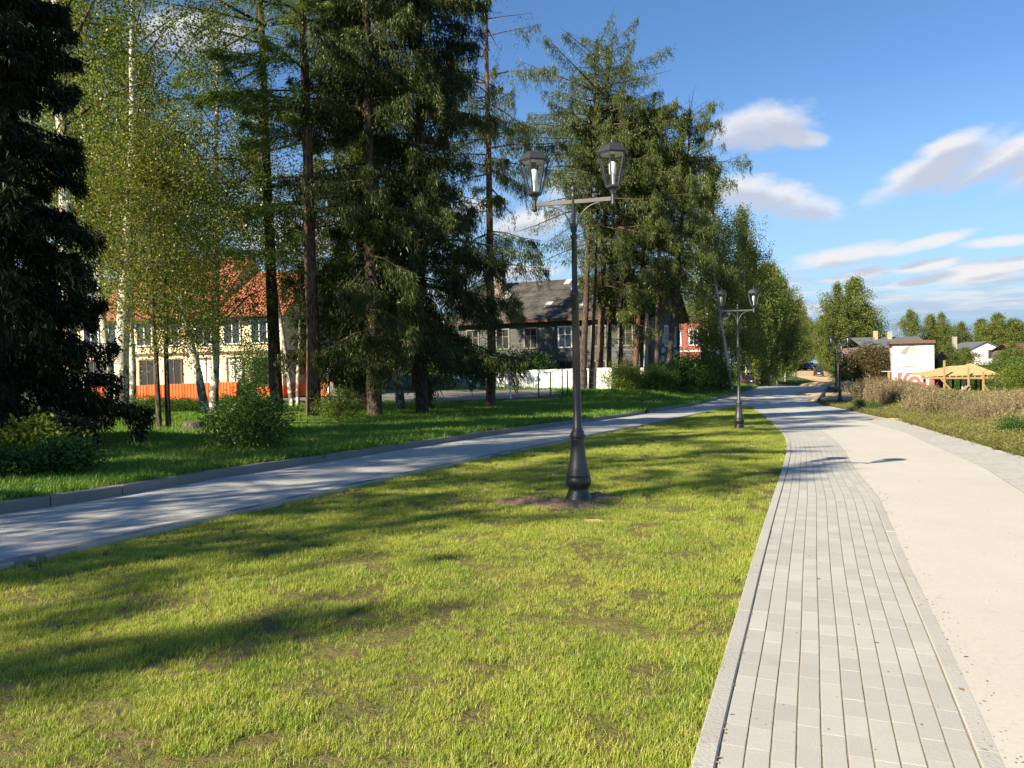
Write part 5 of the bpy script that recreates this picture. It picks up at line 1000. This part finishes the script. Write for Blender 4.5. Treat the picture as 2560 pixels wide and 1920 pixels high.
def conifer(seed, L, H, rad, base, nb, nel, mat, barkm, trad=.22, gap=.0, hang=.35, droop=.35, up=.10, elen=.26, ew=.045, leader=True, dens_top=1.0, dead=6, tilt=None, ragged=.35, side=None, clump=.42, vs=.05):
    """L trunk polyline (local). rad(t) crown radius, t = 0 crown base, 1 top"""
    r = np.random.RandomState(seed); g = Geo(); tr = trad*(1-np.linspace(0, 1, len(L))*.85); tr[0] *= 1.35
    LL = np.insert(L, 1, L[0]*.94+L[1]*.06, axis=0); tr = np.insert(tr, 1, trad*1.02); V, F = tube_np(LL, tr, 10); g.add(V, F)
    u = np.sort(r.rand(nb)**.9); u = u+(vn(u*7, u*0, 1.0, seed % 8, 2)-.5)*.06; u = np.clip(u, 0, .99); tt = base/H+(1-base/H)*u; p0 = atline(L, tt); az = np.arange(nb)*2.399+r.normal(0, .5, nb)
    Ln = np.array([rad(x) for x in u])*np.clip(r.normal(1, ragged, nb), .35, 1.6)
    if side is not None: Ln = Ln*(1+side[1]*np.cos(az-side[0]))
    keep = r.rand(nb) > gap; p0, az, Ln, u = p0[keep], az[keep], Ln[keep], u[keep]; nbk = len(u); out = np.stack([np.cos(az), np.sin(az)], 1); sl = up+.55*u**3-droop*.3*(1-u)+r.normal(0, .09, nbk); dr = droop*(1.1-u)*r.uniform(.5, 1.3, nbk)
    def bp(i, t):
        q = p0[i].copy(); q[:, :2] += out[i]*(Ln[i]*t)[:, None]; q[:, 2] += Ln[i]*(sl[i]*t-dr[i]*t**2*.9+dr[i]*.45*t**4); return q
    # limbs as 3 sided tapering tubes
    ts = np.array([0, .35, .7, 1.0]); ii = np.repeat(np.arange(nbk), 4); tb = np.tile(ts, nbk); pts = bp(ii, tb).reshape(nbk, 4, 3); rb = (.014+.011*Ln)[:, None]*(1-ts*.85)[None, :]
    a = np.arange(3)*2.094; off = np.stack([np.cos(a)[None, :]*(-out[:, 1])[:, None], np.cos(a)[None, :]*out[:, 0][:, None], np.sin(a)[None, :]*np.ones((nbk, 1))], 2)
    Vb = (pts[:, :, None, :]+off[:, None, :, :]*rb[:, :, None, None]).reshape(-1, 3); k = np.arange(nbk)[:, None, None]*12; j = np.arange(3)[None, :, None]*3; m = np.arange(3)[None, None, :]
    F0 = (k+j+m).reshape(-1); F1 = (k+j+(m+1) % 3).reshape(-1); g.add(Vb, np.stack([F0, F1, F1+3, F0+3], 1))
    for _ in range(dead):
        t_ = r.uniform(.12, max(base/H, .2)); q = atline(L, np.array([t_]))[0]; a_ = r.rand()*6.28; l_ = r.uniform(.5, 1.6); V, F = tube_np([q, q+np.array([math.cos(a_)*l_*.6, math.sin(a_)*l_*.6, r.uniform(-.1, .25)]), q+np.array([math.cos(a_)*l_, math.sin(a_)*l_, r.uniform(-.3, .2)])], [.03, .018, .006], 4); g.add(V, F)
    # foliage
    wgt = Ln**1.35*(1+(dens_top-1)*u); i = r.choice(nbk, nel, p=wgt/wgt.sum()); t = r.rand(nel)**.62; t = .10+.92*t; sgn = r.choice([-1, 1], nel); sw = np.abs(r.normal(0, 1, nel)); wd = np.minimum(sw*.30, .85)*(.18+.42*Ln[i]*(1.02-t)*1.1); nt = np.floor(t*9+r.rand(nel)*.0)/9
    ph = r.rand(nbk)*6; comb = .5+.5*np.sin(t*Ln[i]*10+ph[i]); c = bp(i, t); perp = np.stack([-out[i, 1], out[i, 0]], 1); c[:, :2] += perp*(sgn*wd)[:, None]; c[:, 2] -= wd*.25
    hg = hang*r.rand(nel)**1.3*(.25+comb)*np.clip(Ln[i]/2.2, .35, 1.3); c[:, 2] -= hg
    c += r.normal(0, .035, c.shape); d = np.zeros((nel, 3)); hh = np.clip(hang*1.7, 0, .95); d[:, :2] = out[i]*r.uniform(.1, .9, nel)[:, None]*(1-hh*.7)+perp*(sgn*r.uniform(0, .8, nel))[:, None]*(1-hh*.7); d[:, 2] = -hh*r.uniform(.3, 1.3, nel)+.05; d += r.normal(0, .22, d.shape); d = nrm(d); c[:, 2] += r.normal(0, vs, nel); kp = keepc(c, .55, clump, seed); c, d = c[kp], d[kp]; nel = len(c)
    V, F = tris(c, d, elen*r.uniform(.5, 1.25, nel), ew*r.uniform(.6, 1.3, nel), r)
    if leader:
        n2 = 500; t2 = 1-r.rand(n2)**1.5*.10; c2 = atline(L, t2)+r.normal(0, .05, (n2, 3)); a2 = r.rand(n2)*6.28; c2[:, :2] += np.stack([np.cos(a2), np.sin(a2)], 1)*((1-t2)*H*.12*r.rand(n2))[:, None]; d2 = nrm(np.stack([np.cos(a2), np.sin(a2), r.uniform(.1, .9, n2)], 1)); V2, F2 = tris(c2, d2, r.uniform(.1, .28, n2), np.full(n2, ew), r); V = np.concatenate([V, V2]); F = np.concatenate([F, F2+nel*3])
    return g.mesh('trunk', barkm), mesh_np('crown', V, F, [mat], tint=r.rand(len(F)))
def broadleaf(seed, L, H, base, rad, nl, nst, per, mat, barkm, trad=.16, hang=1.0, leaf=.075, updir=.9, shape=lambda u: math.sin(PI*min(1, .12+.88*u)**.8)**.7, extra=None, ball=.19, aspect=.8, clump=.43):
    r = np.random.RandomState(seed); g = Geo(); tr = trad*(1-np.linspace(0, 1, len(L))*.88); tr[0] *= 1.4; LL = np.insert(L, 1, L[0]*.95+L[1]*.05, axis=0); tr = np.insert(tr, 1, trad*1.03); V, F = tube_np(LL, tr, 10); g.add(V, F)
    g.cm = 1
    u = np.sort(r.rand(nl)); tt = base/H+(.97-base/H)*u; p0 = atline(L, tt); az = np.arange(nl)*2.399+r.normal(0, .5, nl); Ln = np.array([rad*shape(x) for x in u])*r.uniform(.6, 1.2, nl); ends = []; segs = []
    for k in range(nl):
        o = np.array([math.cos(az[k]), math.sin(az[k]), 0]); e = updir*r.uniform(.6, 1.2); a = p0[k]; b = a+o*Ln[k]*.5+np.array([0, 0, Ln[k]*.5*e]); c = a+o*Ln[k]+np.array([0, 0, Ln[k]*.72*e]); w = trad*.26*(1-u[k]*.6)
        V, F = tube_np([a, b, c], [w, w*.55, w*.15], 5); g.add(V, F); segs.append((a, b, c))
        for _ in range(2):
            q = a*(1-.6)+c*.6 if r.rand() < .5 else b; e2 = q+r.normal(0, 1, 3)*Ln[k]*.22+o*Ln[k]*.2; V, F = tube_np([q, e2], [w*.35, w*.08], 4); g.add(V, F)
    sg = np.array(segs); w = Ln/Ln.sum(); k = r.choice(nl, nst, p=w); t = r.uniform(.22, 1.08, nst)[:, None]; q = np.where(t < .5, sg[k, 0]*(1-2*t)+sg[k, 1]*2*t, sg[k, 1]*(2-2*t)+sg[k, 2]*(2*t-1)); q = q+r.normal(0, 1, (nst, 3))*(.10+.20*Ln[k])[:, None]*np.array([1, 1, .8])
    nt = nst//12; q[:nt] = atline(L, r.uniform(.8, 1.0, nt))+r.normal(0, .22, (nt, 3)); hl = hang*r.uniform(.3, 1.2, nst)
    n = nst*per; i = np.repeat(np.arange(nst), per); v = r.rand(n); c = q[i].copy(); c[:, 2] -= hl[i]*v; c += r.normal(0, 1, (n, 3))*(ball*(1-.45*v))[:, None]*np.array([1, 1, .7 if hang > .3 else .9]); sw = r.normal(0, .15, (nst, 2)); c[:, :2] += sw[i]*v[:, None]
    kp = keepc(c, .42, clump, seed); c = c[kp]; n = len(c)
    d = nrm(r.normal(0, 1, (n, 3))+np.array([0, 0, -.9])); V, F = rhombs(c, d, leaf*r.uniform(.6, 1.2, n), leaf*aspect*r.uniform(.6, 1.2, n), r); return g.mesh('trunk', barkm), mesh_np('crown', V, F, [mat], tint=r.rand(len(F)))
ntri = [0]
def put(name, base, tm, cm, label, cat, group=None, rz=0, sc=1, **kw):
    o = empty(name, base, rz, label=label, cat=cat, group=group); o.scale = (sc, sc, sc) if not isinstance(sc, tuple) else sc; link('trunk', tm, o); link('crown', cm, o); return o
def line_px(base, upper, H, r, bend=.3):
    """trunk from base through an image point straight up at the same distance"""
    b = np.array(base); q = P(*upper, dep(b)); d = q-b; d = d/d[2]; return trunkline((0, 0, -.15), d*H, r, bend)
def T_(px, py, up, H, **k): b = G(px, py, HL); return b, line_px(b, up, H, np.random.RandomState(int(px)))
GS = 'tall conifers of the park'; GB = 'birches among the park conifers'
# dark spruce, far left
b, L = T_(4, 1118, (-8, 200), 24); a = conifer(1, L, 24, lambda u: 1.4*(1-u)**.42+.1+.8*max(0,.22-u)/.22, .9, 420, 300000, M['spruce_shaded'], M['bark'], .34, hang=.42, droop=.5, elen=.17, ew=.034, ragged=.20, clump=.30); put('spruce_tree', b, *a, 'dense spruce with needles darkened for shade, filling the left edge of the picture', 'spruce tree', GS)
b, L = T_(693, 1034, (660, 300), 25); a = conifer(2, L, 25, lambda u: (4.6-1.2*abs(u-.4))*(1-u**4*.7), 8.0, 62, 60000, M['larch'], M['bark'], .27, gap=.05, hang=.28, droop=.30, up=.12, elen=.17, ew=.034, clump=.45, ragged=.35); put('larch_tree', b, *a, 'tall larch with dark leaning trunk and long level boughs, right of the orange fence', 'larch tree', GS)
b, L = T_(783, 1046, (772, 300), 24); a = conifer(3, L, 24, lambda u: 2.3*(1-u**4*.6), 5.2, 66, 62000, M['larch'], M['bark_red'], .26, gap=.05, hang=.25, droop=.25, elen=.17, ew=.034, clump=.44, side=(PI, .25)); put('larch_tree', b, *a, 'tall larch with light green tiers and a red brown trunk, beside the leaning one', 'larch tree', GS)
b, L = T_(937, 1044, (922, 300), 24); a = conifer(4, L, 24, lambda u: 2.7*(1-u**3*.45), 3.2, 200, 190000, M['spruce'], M['bark'], .28, hang=.55, droop=.5, elen=.20, ew=.036, clump=.40); put('spruce_tree', b, *a, 'dark hanging spruce with a bare grey stretch of trunk, left one of the dense pair', 'spruce tree', GS)
b, L = T_(912, 1016, (905, 500), 23); a = conifer(5, L, 23, lambda u: 2.5*(1-u**2*.6), 4.0, 110, 60000, M['spruce'], M['bark'], .24, hang=.5, droop=.5, elen=.24, ew=.05, clump=.36); put('spruce_tree', b, *a, 'thinner shaded spruce directly behind the left dense spruce', 'spruce tree', GS)
b, L = T_(1056, 1037, (1040, 200), 23); a = conifer(6, L, 23, lambda u: 3.1*(1-u)**.4+1.0*max(0, .3-u)/.3, 2.6, 260, 230000, M['spruce'], M['bark'], .27, hang=.65, droop=.6, elen=.21, ew=.037, clump=.385, ragged=.25); put('spruce_tree', b, *a, 'broad dark weeping spruce whose boughs hang low, centre left', 'spruce tree', GS)
b, L = T_(1226, 1018, (1221, 300), 25); a = conifer(7, L, 25, lambda u: 2.9*(1-u**3*.4), 5.4, 95, 90000, M['larch2'], M['bark_red'], .25, gap=.06, hang=.62, droop=.5, elen=.20, ew=.034, clump=.38); put('spruce_tree', b, *a, 'slender spruce with a straight bare lower trunk, left of the near lamp', 'spruce tree', GS)
CLU = [(1456, 975, (1480, 400), 25, 9.0, 3.5, .27, 'thick trunked larch just behind the near lamp pole', 'bark'), (1477, 974, (1492, 400), 21, 10, 1.7, .16, 'thin larch squeezed second in the clump behind the near lamp', 'bark_red'), (1495, 973, (1512, 300), 25, 8.5, 3.8, .30, 'tallest larch of the clump with a broken forked top', 'bark_red'),
       (1524, 972, (1540, 300), 21, 5.0, 2.0, .20, 'larch in the middle of the clump right of the near lamp', 'bark_red'), (1545, 972, (1580, 300), 20, 4.2, 2.2, .19, 'leaning larch fourth from the lamp, ivy dark foliage low down', 'bark'), (1584, 972, (1632, 300), 22, 4.5, 2.6, .24, 'leafy larch left of the concrete pole', 'bark_red'), (1641, 974, (1648, 400), 20.5, 7, 2.0, .20, 'larch half hidden by the concrete utility pole', 'bark'), (1668, 977, (1722, 300), 20.5, 6.5, 2.7, .22, 'last larch of the clump, trunk curving right over the gable', 'bark')]
for k, (px, py, up, H, bs, rd, tr_, lab, bk) in enumerate(CLU):
    b, L = T_(px, py, up, H); a = conifer(20+k, L, H, lambda u, rd=rd: rd*(.55+.65*math.sin(PI*min(u, 1)*.85))*math.sqrt(max(0, 1-u**5*.75)), bs*.9, 130, 62000, M['larch2'], M[bk], tr_, gap=.1, hang=.6, droop=.42, up=.04, elen=.22, ew=.048, ragged=.55, dens_top=3.2, vs=.14, clump=.44); put('larch_tree', b, *a, lab, 'larch tree', 'larches in the clump by the timber house')
# birches
def birch(px, py, up, H, base, rad, seed, lab, nst=1150, per=44, trad=.17, mat='birch', hf=HL, leaf=.092, hang=1.25, group=GB, **k):
    b = G(px, py, hf) if py > 0 else P(px, 950, -py)
    if py < 0: b[2] = float(HL(b[0], b[1]))-.03
    L = line_px(b, up, H, np.random.RandomState(seed), .5); a = broadleaf(seed, L, H, base, rad, 34, nst, per, M[mat], M['birchbark'], trad, hang=hang, leaf=leaf, **k); put('birch_tree', b, *a, lab, 'birch tree', group); return a
b1 = birch(178, 1067, (168, 600), 19, 6.5, 3.4, 41, 'thick white birch with a black splashed base beside the dark spruce', trad=.27, nst=850)
birch(277, 1039, (250, 780), 17, 6, 3.2, 42, 'birch leaning left, left one of the trio before the orange fence')
b3 = birch(303, 1046, (320, 400), 18, 4.6, 4.3, 43, 'stout birch with a flared rough base, middle one of the trio', trad=.27, nst=1250)
birch(331, 1026, (330, 600), 17, 6.5, 3.4, 44, 'slim birch behind, right one of the trio')
birch(517, 1040, (488, 880), 14, 3.2, 3.0, 45, 'birch with its stem bent left, sharing a foot with a straight one')
b5 = birch(532, 1038, (534, 500), 16.5, 3.0, 3.6, 46, 'straight dark stemmed birch of the twin pair before the orange fence', trad=.18, nst=1000)
birch(731, 1021, (700, 780), 15, 5, 2.2, 47, 'thin crooked birch at the cream house corner', nst=500, trad=.12)
birch(744, 1018, (757, 800), 13, 4, 1.9, 48, 'second thin birch at the cream house corner, leaning right', nst=420, trad=.10)
birch(1004, 1026, (985, 860), 15, 6, 2.4, 49, 'pale flared birch trunk between the two dark dense spruces', nst=500, trad=.22)
# slender rowans
for px, py, up, sd_, lab in ((398, 1077, (385, 800), 51, 'slender dark stemmed rowan sapling, left one of two in the grass'), (422, 1076, (408, 700), 52, 'slender dark stemmed rowan sapling, right one of two in the grass')):
    b = G(px, py, HL); L = line_px(b, up, 8.4, np.random.RandomState(sd_), .25); a = broadleaf(sd_, L, 8.4, 1.9, 2.2, 32, 560, 46, M['rowan'], M['bark'], .075, hang=.25, leaf=.085, ball=.26, updir=.6, aspect=.5); put('rowan_tree', b, *a, lab, 'rowan tree', 'rowan saplings in the park grass')
# birch group past the timber house
GA = 'birches lining the left side of the avenue'
b6 = birch(1830, -70, (1790, 700), 17.5, 2.4, 3.1, 61, 'white stemmed birch behind the second lamp, trunk bright in the sun', nst=1000, per=40, mat='birch_far', leaf=.15, hang=2.4, group=GA, clump=.44, trad=.2)
birch(1808, -73, (1795, 700), 21.5, 4.0, 3.0, 62, 'birch with hanging strands left of the second lamp', nst=1000, per=40, mat='birch_far', leaf=.15, hang=2.4, group=GA, clump=.44)
birch(1785, -76, (1762, 700), 24, 4.5, 3.2, 63, 'tallest birch of the group beside the red house', nst=1100, per=40, mat='birch_far', leaf=.15, hang=2.4, group=GA, clump=.44)
birch(1872, -80, (1862, 700), 18.5, 3.0, 2.8, 66, 'drooping birch just left of the dark red parked car', nst=900, per=40, mat='birch_far', leaf=.15, hang=2.4, group=GA, clump=.42)
b7 = birch(1895, -93, (1888, 800), 16, 2.0, 2.7, 64, 'birch over the dark red parked car', nst=1000, per=40, mat='birch_far', leaf=.18, hang=2.2, group=GA, clump=.38)
def far(proto, px, py, d, sc, rz, lab, group, name='birch_tree', cat='birch tree', hf=T):
    p = P(px, py, d); o = empty(name, (p[0], p[1], float(hf(p[0], p[1]))-.05), rz, label=lab, cat=cat, group=group); o.scale = (sc, sc, sc) if not isinstance(sc, tuple) else sc; link('trunk', proto[0], o); link('crown', proto[1], o); return o
r_ = np.random.RandomState(99)
fb = []
for k, (H, rd, bs) in enumerate(((18, 3.6, 1.6), (16, 4.2, 1.2), (20, 4.0, 1.8))):
    L = trunkline((0, 0, 0), (.3, .2, H), r_, .5); fb.append(broadleaf(70+k, L, H, bs, rd, 46, 1300, 34, M['birch_far'], M['birchbark'], .2, hang=2.0, leaf=.25, ball=.42, clump=.37))
AV = [(0, 1868, 92, (.72, .72, .95), 'birch next beyond the dark red car on the left of the avenue'), (1, 1942, 106, (.66, .66, 1.0), 'yellowish birch in the avenue, left row, third along'), (2, 1962, 116, (.6, .6, .78), 'narrow dark birch of the avenue before the gap'), (0, 1992, 212, (1.0, 1.0, 1.02), 'sunlit rounded birch with a pointed top, left row of the avenue'), (1, 1972, 190, .8, 'birch behind the rounded one in the left row'), (2, 2012, 232, .85, 'shaded birch where the left row nears the sandy road'), (0, 1922, 99, (.62, .62, .86), 'birch with drooping lit strands behind the walker'),
      (1, 2030, 300, 1.0, 'small far birch at the end of the avenue, left of centre'), (2, 2055, 320, 1.0, 'farthest birch closing the avenue'), (0, 2076, 235, .9, 'far birch right of the avenue end')]
for k, px, d, sc, lab in AV: far(fb[k], px, 950, d, sc, px*.7, lab, GA)
GR = 'birches on the right of the sandy road'
for k, px, d, sc, lab in ((2, 2098, 150, .90, 'big broad birch right of the sandy road, left stem'), (0, 2136, 152, (1.15, 1.15, 1.06), 'big birch right of the sandy road, tallest top'), (1, 2165, 156, .90, 'big birch right of the sandy road, right hand stem'), (1, 2088, 185, .62, 'smaller birch at the left foot of the big group')): far(fb[k], px, 950, d, sc, px*.3, lab, GR)
GF = 'distant trees above the cottages'
for k, px, d, sc, lab in ((1, 2279, 165, (.66, .66, .90), 'lone round topped birch above the mural building'), (0, 2325, 170, (.8, .8, .76), 'distant birch just right of the round topped one'), (2, 2358, 178, (.8, .8, .72), 'distant tree over the right corner of the mural building'), (1, 2404, 165, (.65, .65, .74), 'russet tinged tree over the grey shed'),
        (0, 2450, 190, (1.0, 1.0, .74), 'distant tree left of the dark crown behind the white cottage'), (2, 2500, 175, (1.3, 1.3, .71), 'large dark rounded tree behind the white cottage'), (1, 2540, 170, (1.1, 1.1, .80), 'dense tree near the right edge behind the cottages'), (0, 2590, 165, (1.0, 1.0, .80), 'tree crown cut by the right picture edge'), (0, 2372, 112, (.5, .5, .36), 'tree standing over the dark shed beside the mural building'), (1, 2412, 118, (.55, .55, .38), 'small tree left of the white gabled cottage'), (2, 2528, 112, (.6, .6, .34), 'low dark tree right of the white gabled cottage'), (2, 2212, 240, (1.0, 1.0, .45), 'low far tree peeping left of the lone birch')): far(fb[k], px, 940, d, sc, px*.31, lab, GF)
GH = 'trees standing behind the houses on the left'
for k, px, d, sc, lab in ((0, -60, 66, .70, 'tree behind the left end of the cream house, near the picture edge'), (1, 110, 70, .70, 'tree behind the dark spruce and left of the cream roof'), (2, 330, 72, .55, 'tree rising behind the cream house roof'), (0, 820, 78, .62, 'tree behind the blue fence between the two houses'), (1, 900, 84, .62, 'tree second along behind the blue fence'), (2, 985, 90, .58, 'tree third along behind the blue fence'), (0, 1075, 95, .55, 'tree behind the weeping spruce, left of the timber house'), (1, 1128, 82, .40, 'low leafy tree at the left gable of the timber house'), (2, 1760, 100, .62, 'tree behind the red house')): far(fb[k], px, 950, d, sc, px*.41, lab, GH, hf=HL)
# trees just outside the view on the left: the avenue row goes on and shades lawn and road
GO = 'park row going on beyond the left picture edge'
OUT = [(-12.5, 6.5, 0, 'near', (.62, .62, .62)), (-13.5, 1.5, 1, 'second', (.68, .68, .68)), (-14.0, -3.0, 2, 'third', (.70, .70, .70)), (-15.5, -7.2, 0, 'fourth', (.54, .54, .52)), (-17.5, 8.6, 0, 'fifth', (.85, .85, 1.2)), (-20.5, 3.0, 2, 'sixth', (.85, .85, 1.25)), (-22.0, -2.0, 0, 'seventh', (.75, .75, 1.2))]
cs = []
for k in range(3):
    L = trunkline((0, 0, -.1), (.2*k-.2, .2, 20), r_, .4); cs.append(conifer(90+k, L, 20, (lambda u: 3.3*(1-u)**.55+.3) if k != 1 else (lambda u: 3.0*(1-u**3*.5)), 2.5 if k != 1 else 6, 110, 15000, M['spruce'], M['bark'], .25, hang=.5, droop=.45, elen=.34, ew=.09))
for x, y, k, w, sc_ in OUT: put('spruce_tree', (x, y, float(HL(x, y))), *cs[k], 'spruce of the same row, standing left of the view, %s along' % w, 'spruce tree', GO, rz=x*3.1, sc=sc_)

for x, y, k, w in ((-10.5, 53, 0, 'spruce added to shade the timber house, left of two'), (-6.8, 56, 2, 'spruce added to shade the timber house, right of two')): put('spruce_tree', (x, y, float(HL(x, y))), *cs[k], w, 'spruce tree', 'spruces added near the blue fence for shade', rz=x, sc=(1, 1, .95))  # two spruces added to cast shade on the timber house
# ------------------------------------------------------------------ shrubs
def bush(seed, R, Hh, n, per, mat, leaf, stems=9, ball=.13, aspect=.5, twig=True):
    r = np.random.RandomState(seed); g = Geo()
    for k in range(stems):
        a = r.rand()*6.28; rr = R*r.uniform(.3, .9); V, F = tube_np([(0, 0, -.05), (math.cos(a)*rr*.4, math.sin(a)*rr*.4, Hh*.45), (math.cos(a)*rr, math.sin(a)*rr, Hh*r.uniform(.6, .95))], [.022, .014, .004], 4); g.add(V, F)
    q = r.normal(0, 1, (n, 3)); q = q/np.linalg.norm(q, axis=1)[:, None]*(r.rand(n)**.45)[:, None]; lump = .8+.4*vn(q[:, 0]+3, q[:, 1]+q[:, 2]*.7, 2.0, seed % 8, 2); q = q*np.array([R, R, Hh*.52])*lump[:, None]+np.array([0, 0, Hh*.48]); q[:, 2] = np.abs(q[:, 2])
    m_ = n*per; i = np.repeat(np.arange(n), per); c = q[i]+r.normal(0, ball, (m_, 3)); c[:, 2] = np.maximum(c[:, 2], .02); out = nrm(q*np.array([1, 1, .3])); d = nrm(out[i]*.6+r.normal(0, .7, (m_, 3))+np.array([0, 0, -.25])); V, F = rhombs(c, d, leaf*r.uniform(.6, 1.2, m_), leaf*aspect*r.uniform(.7, 1.2, m_), r)
    return g.mesh('stem', M['bark']), mesh_np('foliage', V, F, [mat], tint=r.rand(len(F)))
def putb(b, m, label, cat='shrub', rz=0, sc=1, group=None, name='shrub'):
    o = empty(name, tuple(b), rz, label=label, cat=cat, group=group); o.scale = sc if isinstance(sc, tuple) else (sc,)*3; link('stem', m[0], o); link('foliage', m[1], o); return o
B1 = bush(1, 1.15, 1.75, 360, 26, M['shrub'], .11, 12, ball=.16, aspect=.42); putb(G(625, 1128, HL), B1, 'dark elder bush with long drooping leaves near the kerb', sc=.66)
B2 = bush(2, .75, 1.0, 200, 20, M['shrub'], .13, aspect=.5); B2l = bush(3, .8, .95, 150, 20, M['shrub_lime'], .12, aspect=.5)
putb(G(95, 1160, HL), B2l, 'low bush with yellow green sunlit leaves at the lower left of the park', sc=(.75, .75, .75)); putb(G(165, 1185, HL), B2, 'spreading leafy weed clump next to the yellow green bush', sc=(.6, .6, .5)); putb(G(40, 1195, HL), B2, 'leafy clump at the far left beside the kerb', sc=(.55, .55, .4), rz=2)
putb(G(145, 1096, HL), B2, 'dark bush tucked under the black spruce', sc=(.75, .75, 1.05), rz=1)
B3 = bush(4, 1.0, 1.15, 420, 14, M['shrub'], .07, ball=.1, aspect=.6); GHd = 'clipped hedge bushes before the orange fence'
for px, py, s_, lab in ((225, 1026, .95, 'round bush left of the birch trio before the orange fence'), (370, 1033, .95, 'hedge bush right of the birch trio'), (425, 1035, .85, 'hedge bush behind the two rowan saplings'), (480, 1034, .8, 'hedge bush left of the twin birches'), (560, 1033, .9, 'hedge bush right of the twin birches'), (610, 1030, 1.0, 'hedge bush behind the dark elder')): putb(G(px, py, HL), B3, lab, 'hedge bush', px, (s_*1.15, s_*1.15, s_*(.85 if px < 300 else .7)), GHd, 'hedge_bush')
B4 = bush(5, .8, 1.05, 260, 14, M['shrub_lime'], .07, ball=.12, aspect=.6); putb(G(848, 1051, HL), B4, 'small round lime green bush between the larch trunks')
B4b = bush(6, 1.6, 3.2, 420, 18, M['shrub'], .13, ball=.22); putb(P(640, 990, 42), B4b, 'tall leafy young maple at the end of the orange fence', sc=(.8, .8, 1.0))
B5 = bush(7, 1.9, 2.6, 420, 20, M['shrub'], .16, ball=.3); B6 = bush(8, 1.7, 2.3, 380, 18, M['shrub_lime'], .13, ball=.3); B7 = bush(9, 2.0, 2.6, 420, 20, M['shrub_brown'], .17, ball=.32)
GT = 'bushes under the timber house'
for px, py, m_, s_, lab in ((1555, 976, B6, .85, 'olive bush in a patch of sun left of the concrete pole'), (1588, 974, B6, .7, 'small olive bush next to the concrete pole'), (1652, 976, B5, .7, 'dark bush under the satellite dishes'), (1700, 976, B5, 1.0, 'dark bush at the timber house far corner'), (1738, 975, B5, 1.05, 'dark bush below the red house'), (1775, 972, B5, 1.0, 'dark bush between red house and birches'), (1800, 969, B5, .8, 'dark bush at the foot of the birches'), (1725, 985, B4, .6, 'tiny rounded shrub at the grass edge below the red house')): putb(G(px, py, HL), m_, lab, 'bush', px, s_, GT)
for px, d, m_, s_, lab in ((1180, 64, B5, 1.3, 'leafy bush by the left end of the white wall'), (1260, 62.5, B5, 1.1, 'bush reaching over the white wall left of the globe post'), (1330, 63, B5, 1.1, 'bush behind the middle of the white wall'), (1090, 62, B5, 1.2, 'bush in front of the blue fence')): p = P(px, 960, d); putb((p[0], p[1], float(HL(p[0], p[1]))-.1), m_, lab, 'bush', px, s_)
GM = 'bushes edging the avenue and the meadow'
for px, d, m_, s_, lab in ((1880, 95, B5, .9, 'bush under the birch over the red car'), (1922, 132, B5, 1.2, 'bush behind the walker'), (1951, 140, B5, 1.1, 'bush at the left edge of the sandy road'), (1983, 196, B6, 1.6, 'sunlit bush beside the sandy road, left side'), (2075, 196, B6, 1.5, 'lime bush right of the dark distant car'), (2098, 165, B7, 1.3, 'russet bush right of the sandy road'), (2112, 130, B5, 1.3, 'green bush behind the sand bank'), (2140, 125, B5, 1.3, 'green bush left of the russet rowans'), (2158, 126, B7, 2.1, 'russet bush, left one of three before the long building'), (2185, 122, B7, 2.2, 'largest russet bush before the long building'), (2215, 119, B7, 1.9, 'russet bush touching the mural building'),
        (2350, 118, B5, 1.5, 'dark bush right of the mural building'), (2395, 112, B5, 1.4, 'bush behind the left of the pavilion roof'), (2440, 112, B5, 1.2, 'bush behind the pavilion posts'), (2470, 115, B7, 1.3, 'russet bush behind the pavilion peak'), (2505, 118, B5, 1.5, 'bush between pavilion and white cottage'), (2545, 86, B6, 1.55, 'tall green thicket right of the pavilion'), (2572, 78, B6, 1.5, 'thicket cut by the right picture edge'), (2530, 100, B5, 1.6, 'dark thicket behind the pavilion right end'), (2420, 100, B5, .9, 'low bush inside the shade behind the pavilion')): p = P(px, 950, d); putb((p[0], p[1], float(T(p[0], p[1]))-.1), m_, lab, 'bush', px, s_, GM)
B8 = bush(10, .8, 1.25, 200, 18, M['shrub'], .10, ball=.16)
for px, py, m_, s_, lab in ((2150, 1024, B8, .45, 'dark weed clump at the promenade edge right of the sand heap'), (2185, 1031, B8, .42, 'second dark weed clump along the promenade edge'), (2350, 1036, B4, .75, 'bright green bush in the middle of the meadow'), (2375, 1040, B8, .8, 'grey green bush beside the bright one in the meadow'), (2150, 982, B8, .8, 'small bush behind the sand heap'), (2530, 1100, B8, .5, 'leafy weed clump at the right edge of the meadow')): putb(G(px, py, T), m_, lab, 'bush', px, s_, GM)
print('tris', sum(len(m.polygons) for m in bpy.data.meshes))
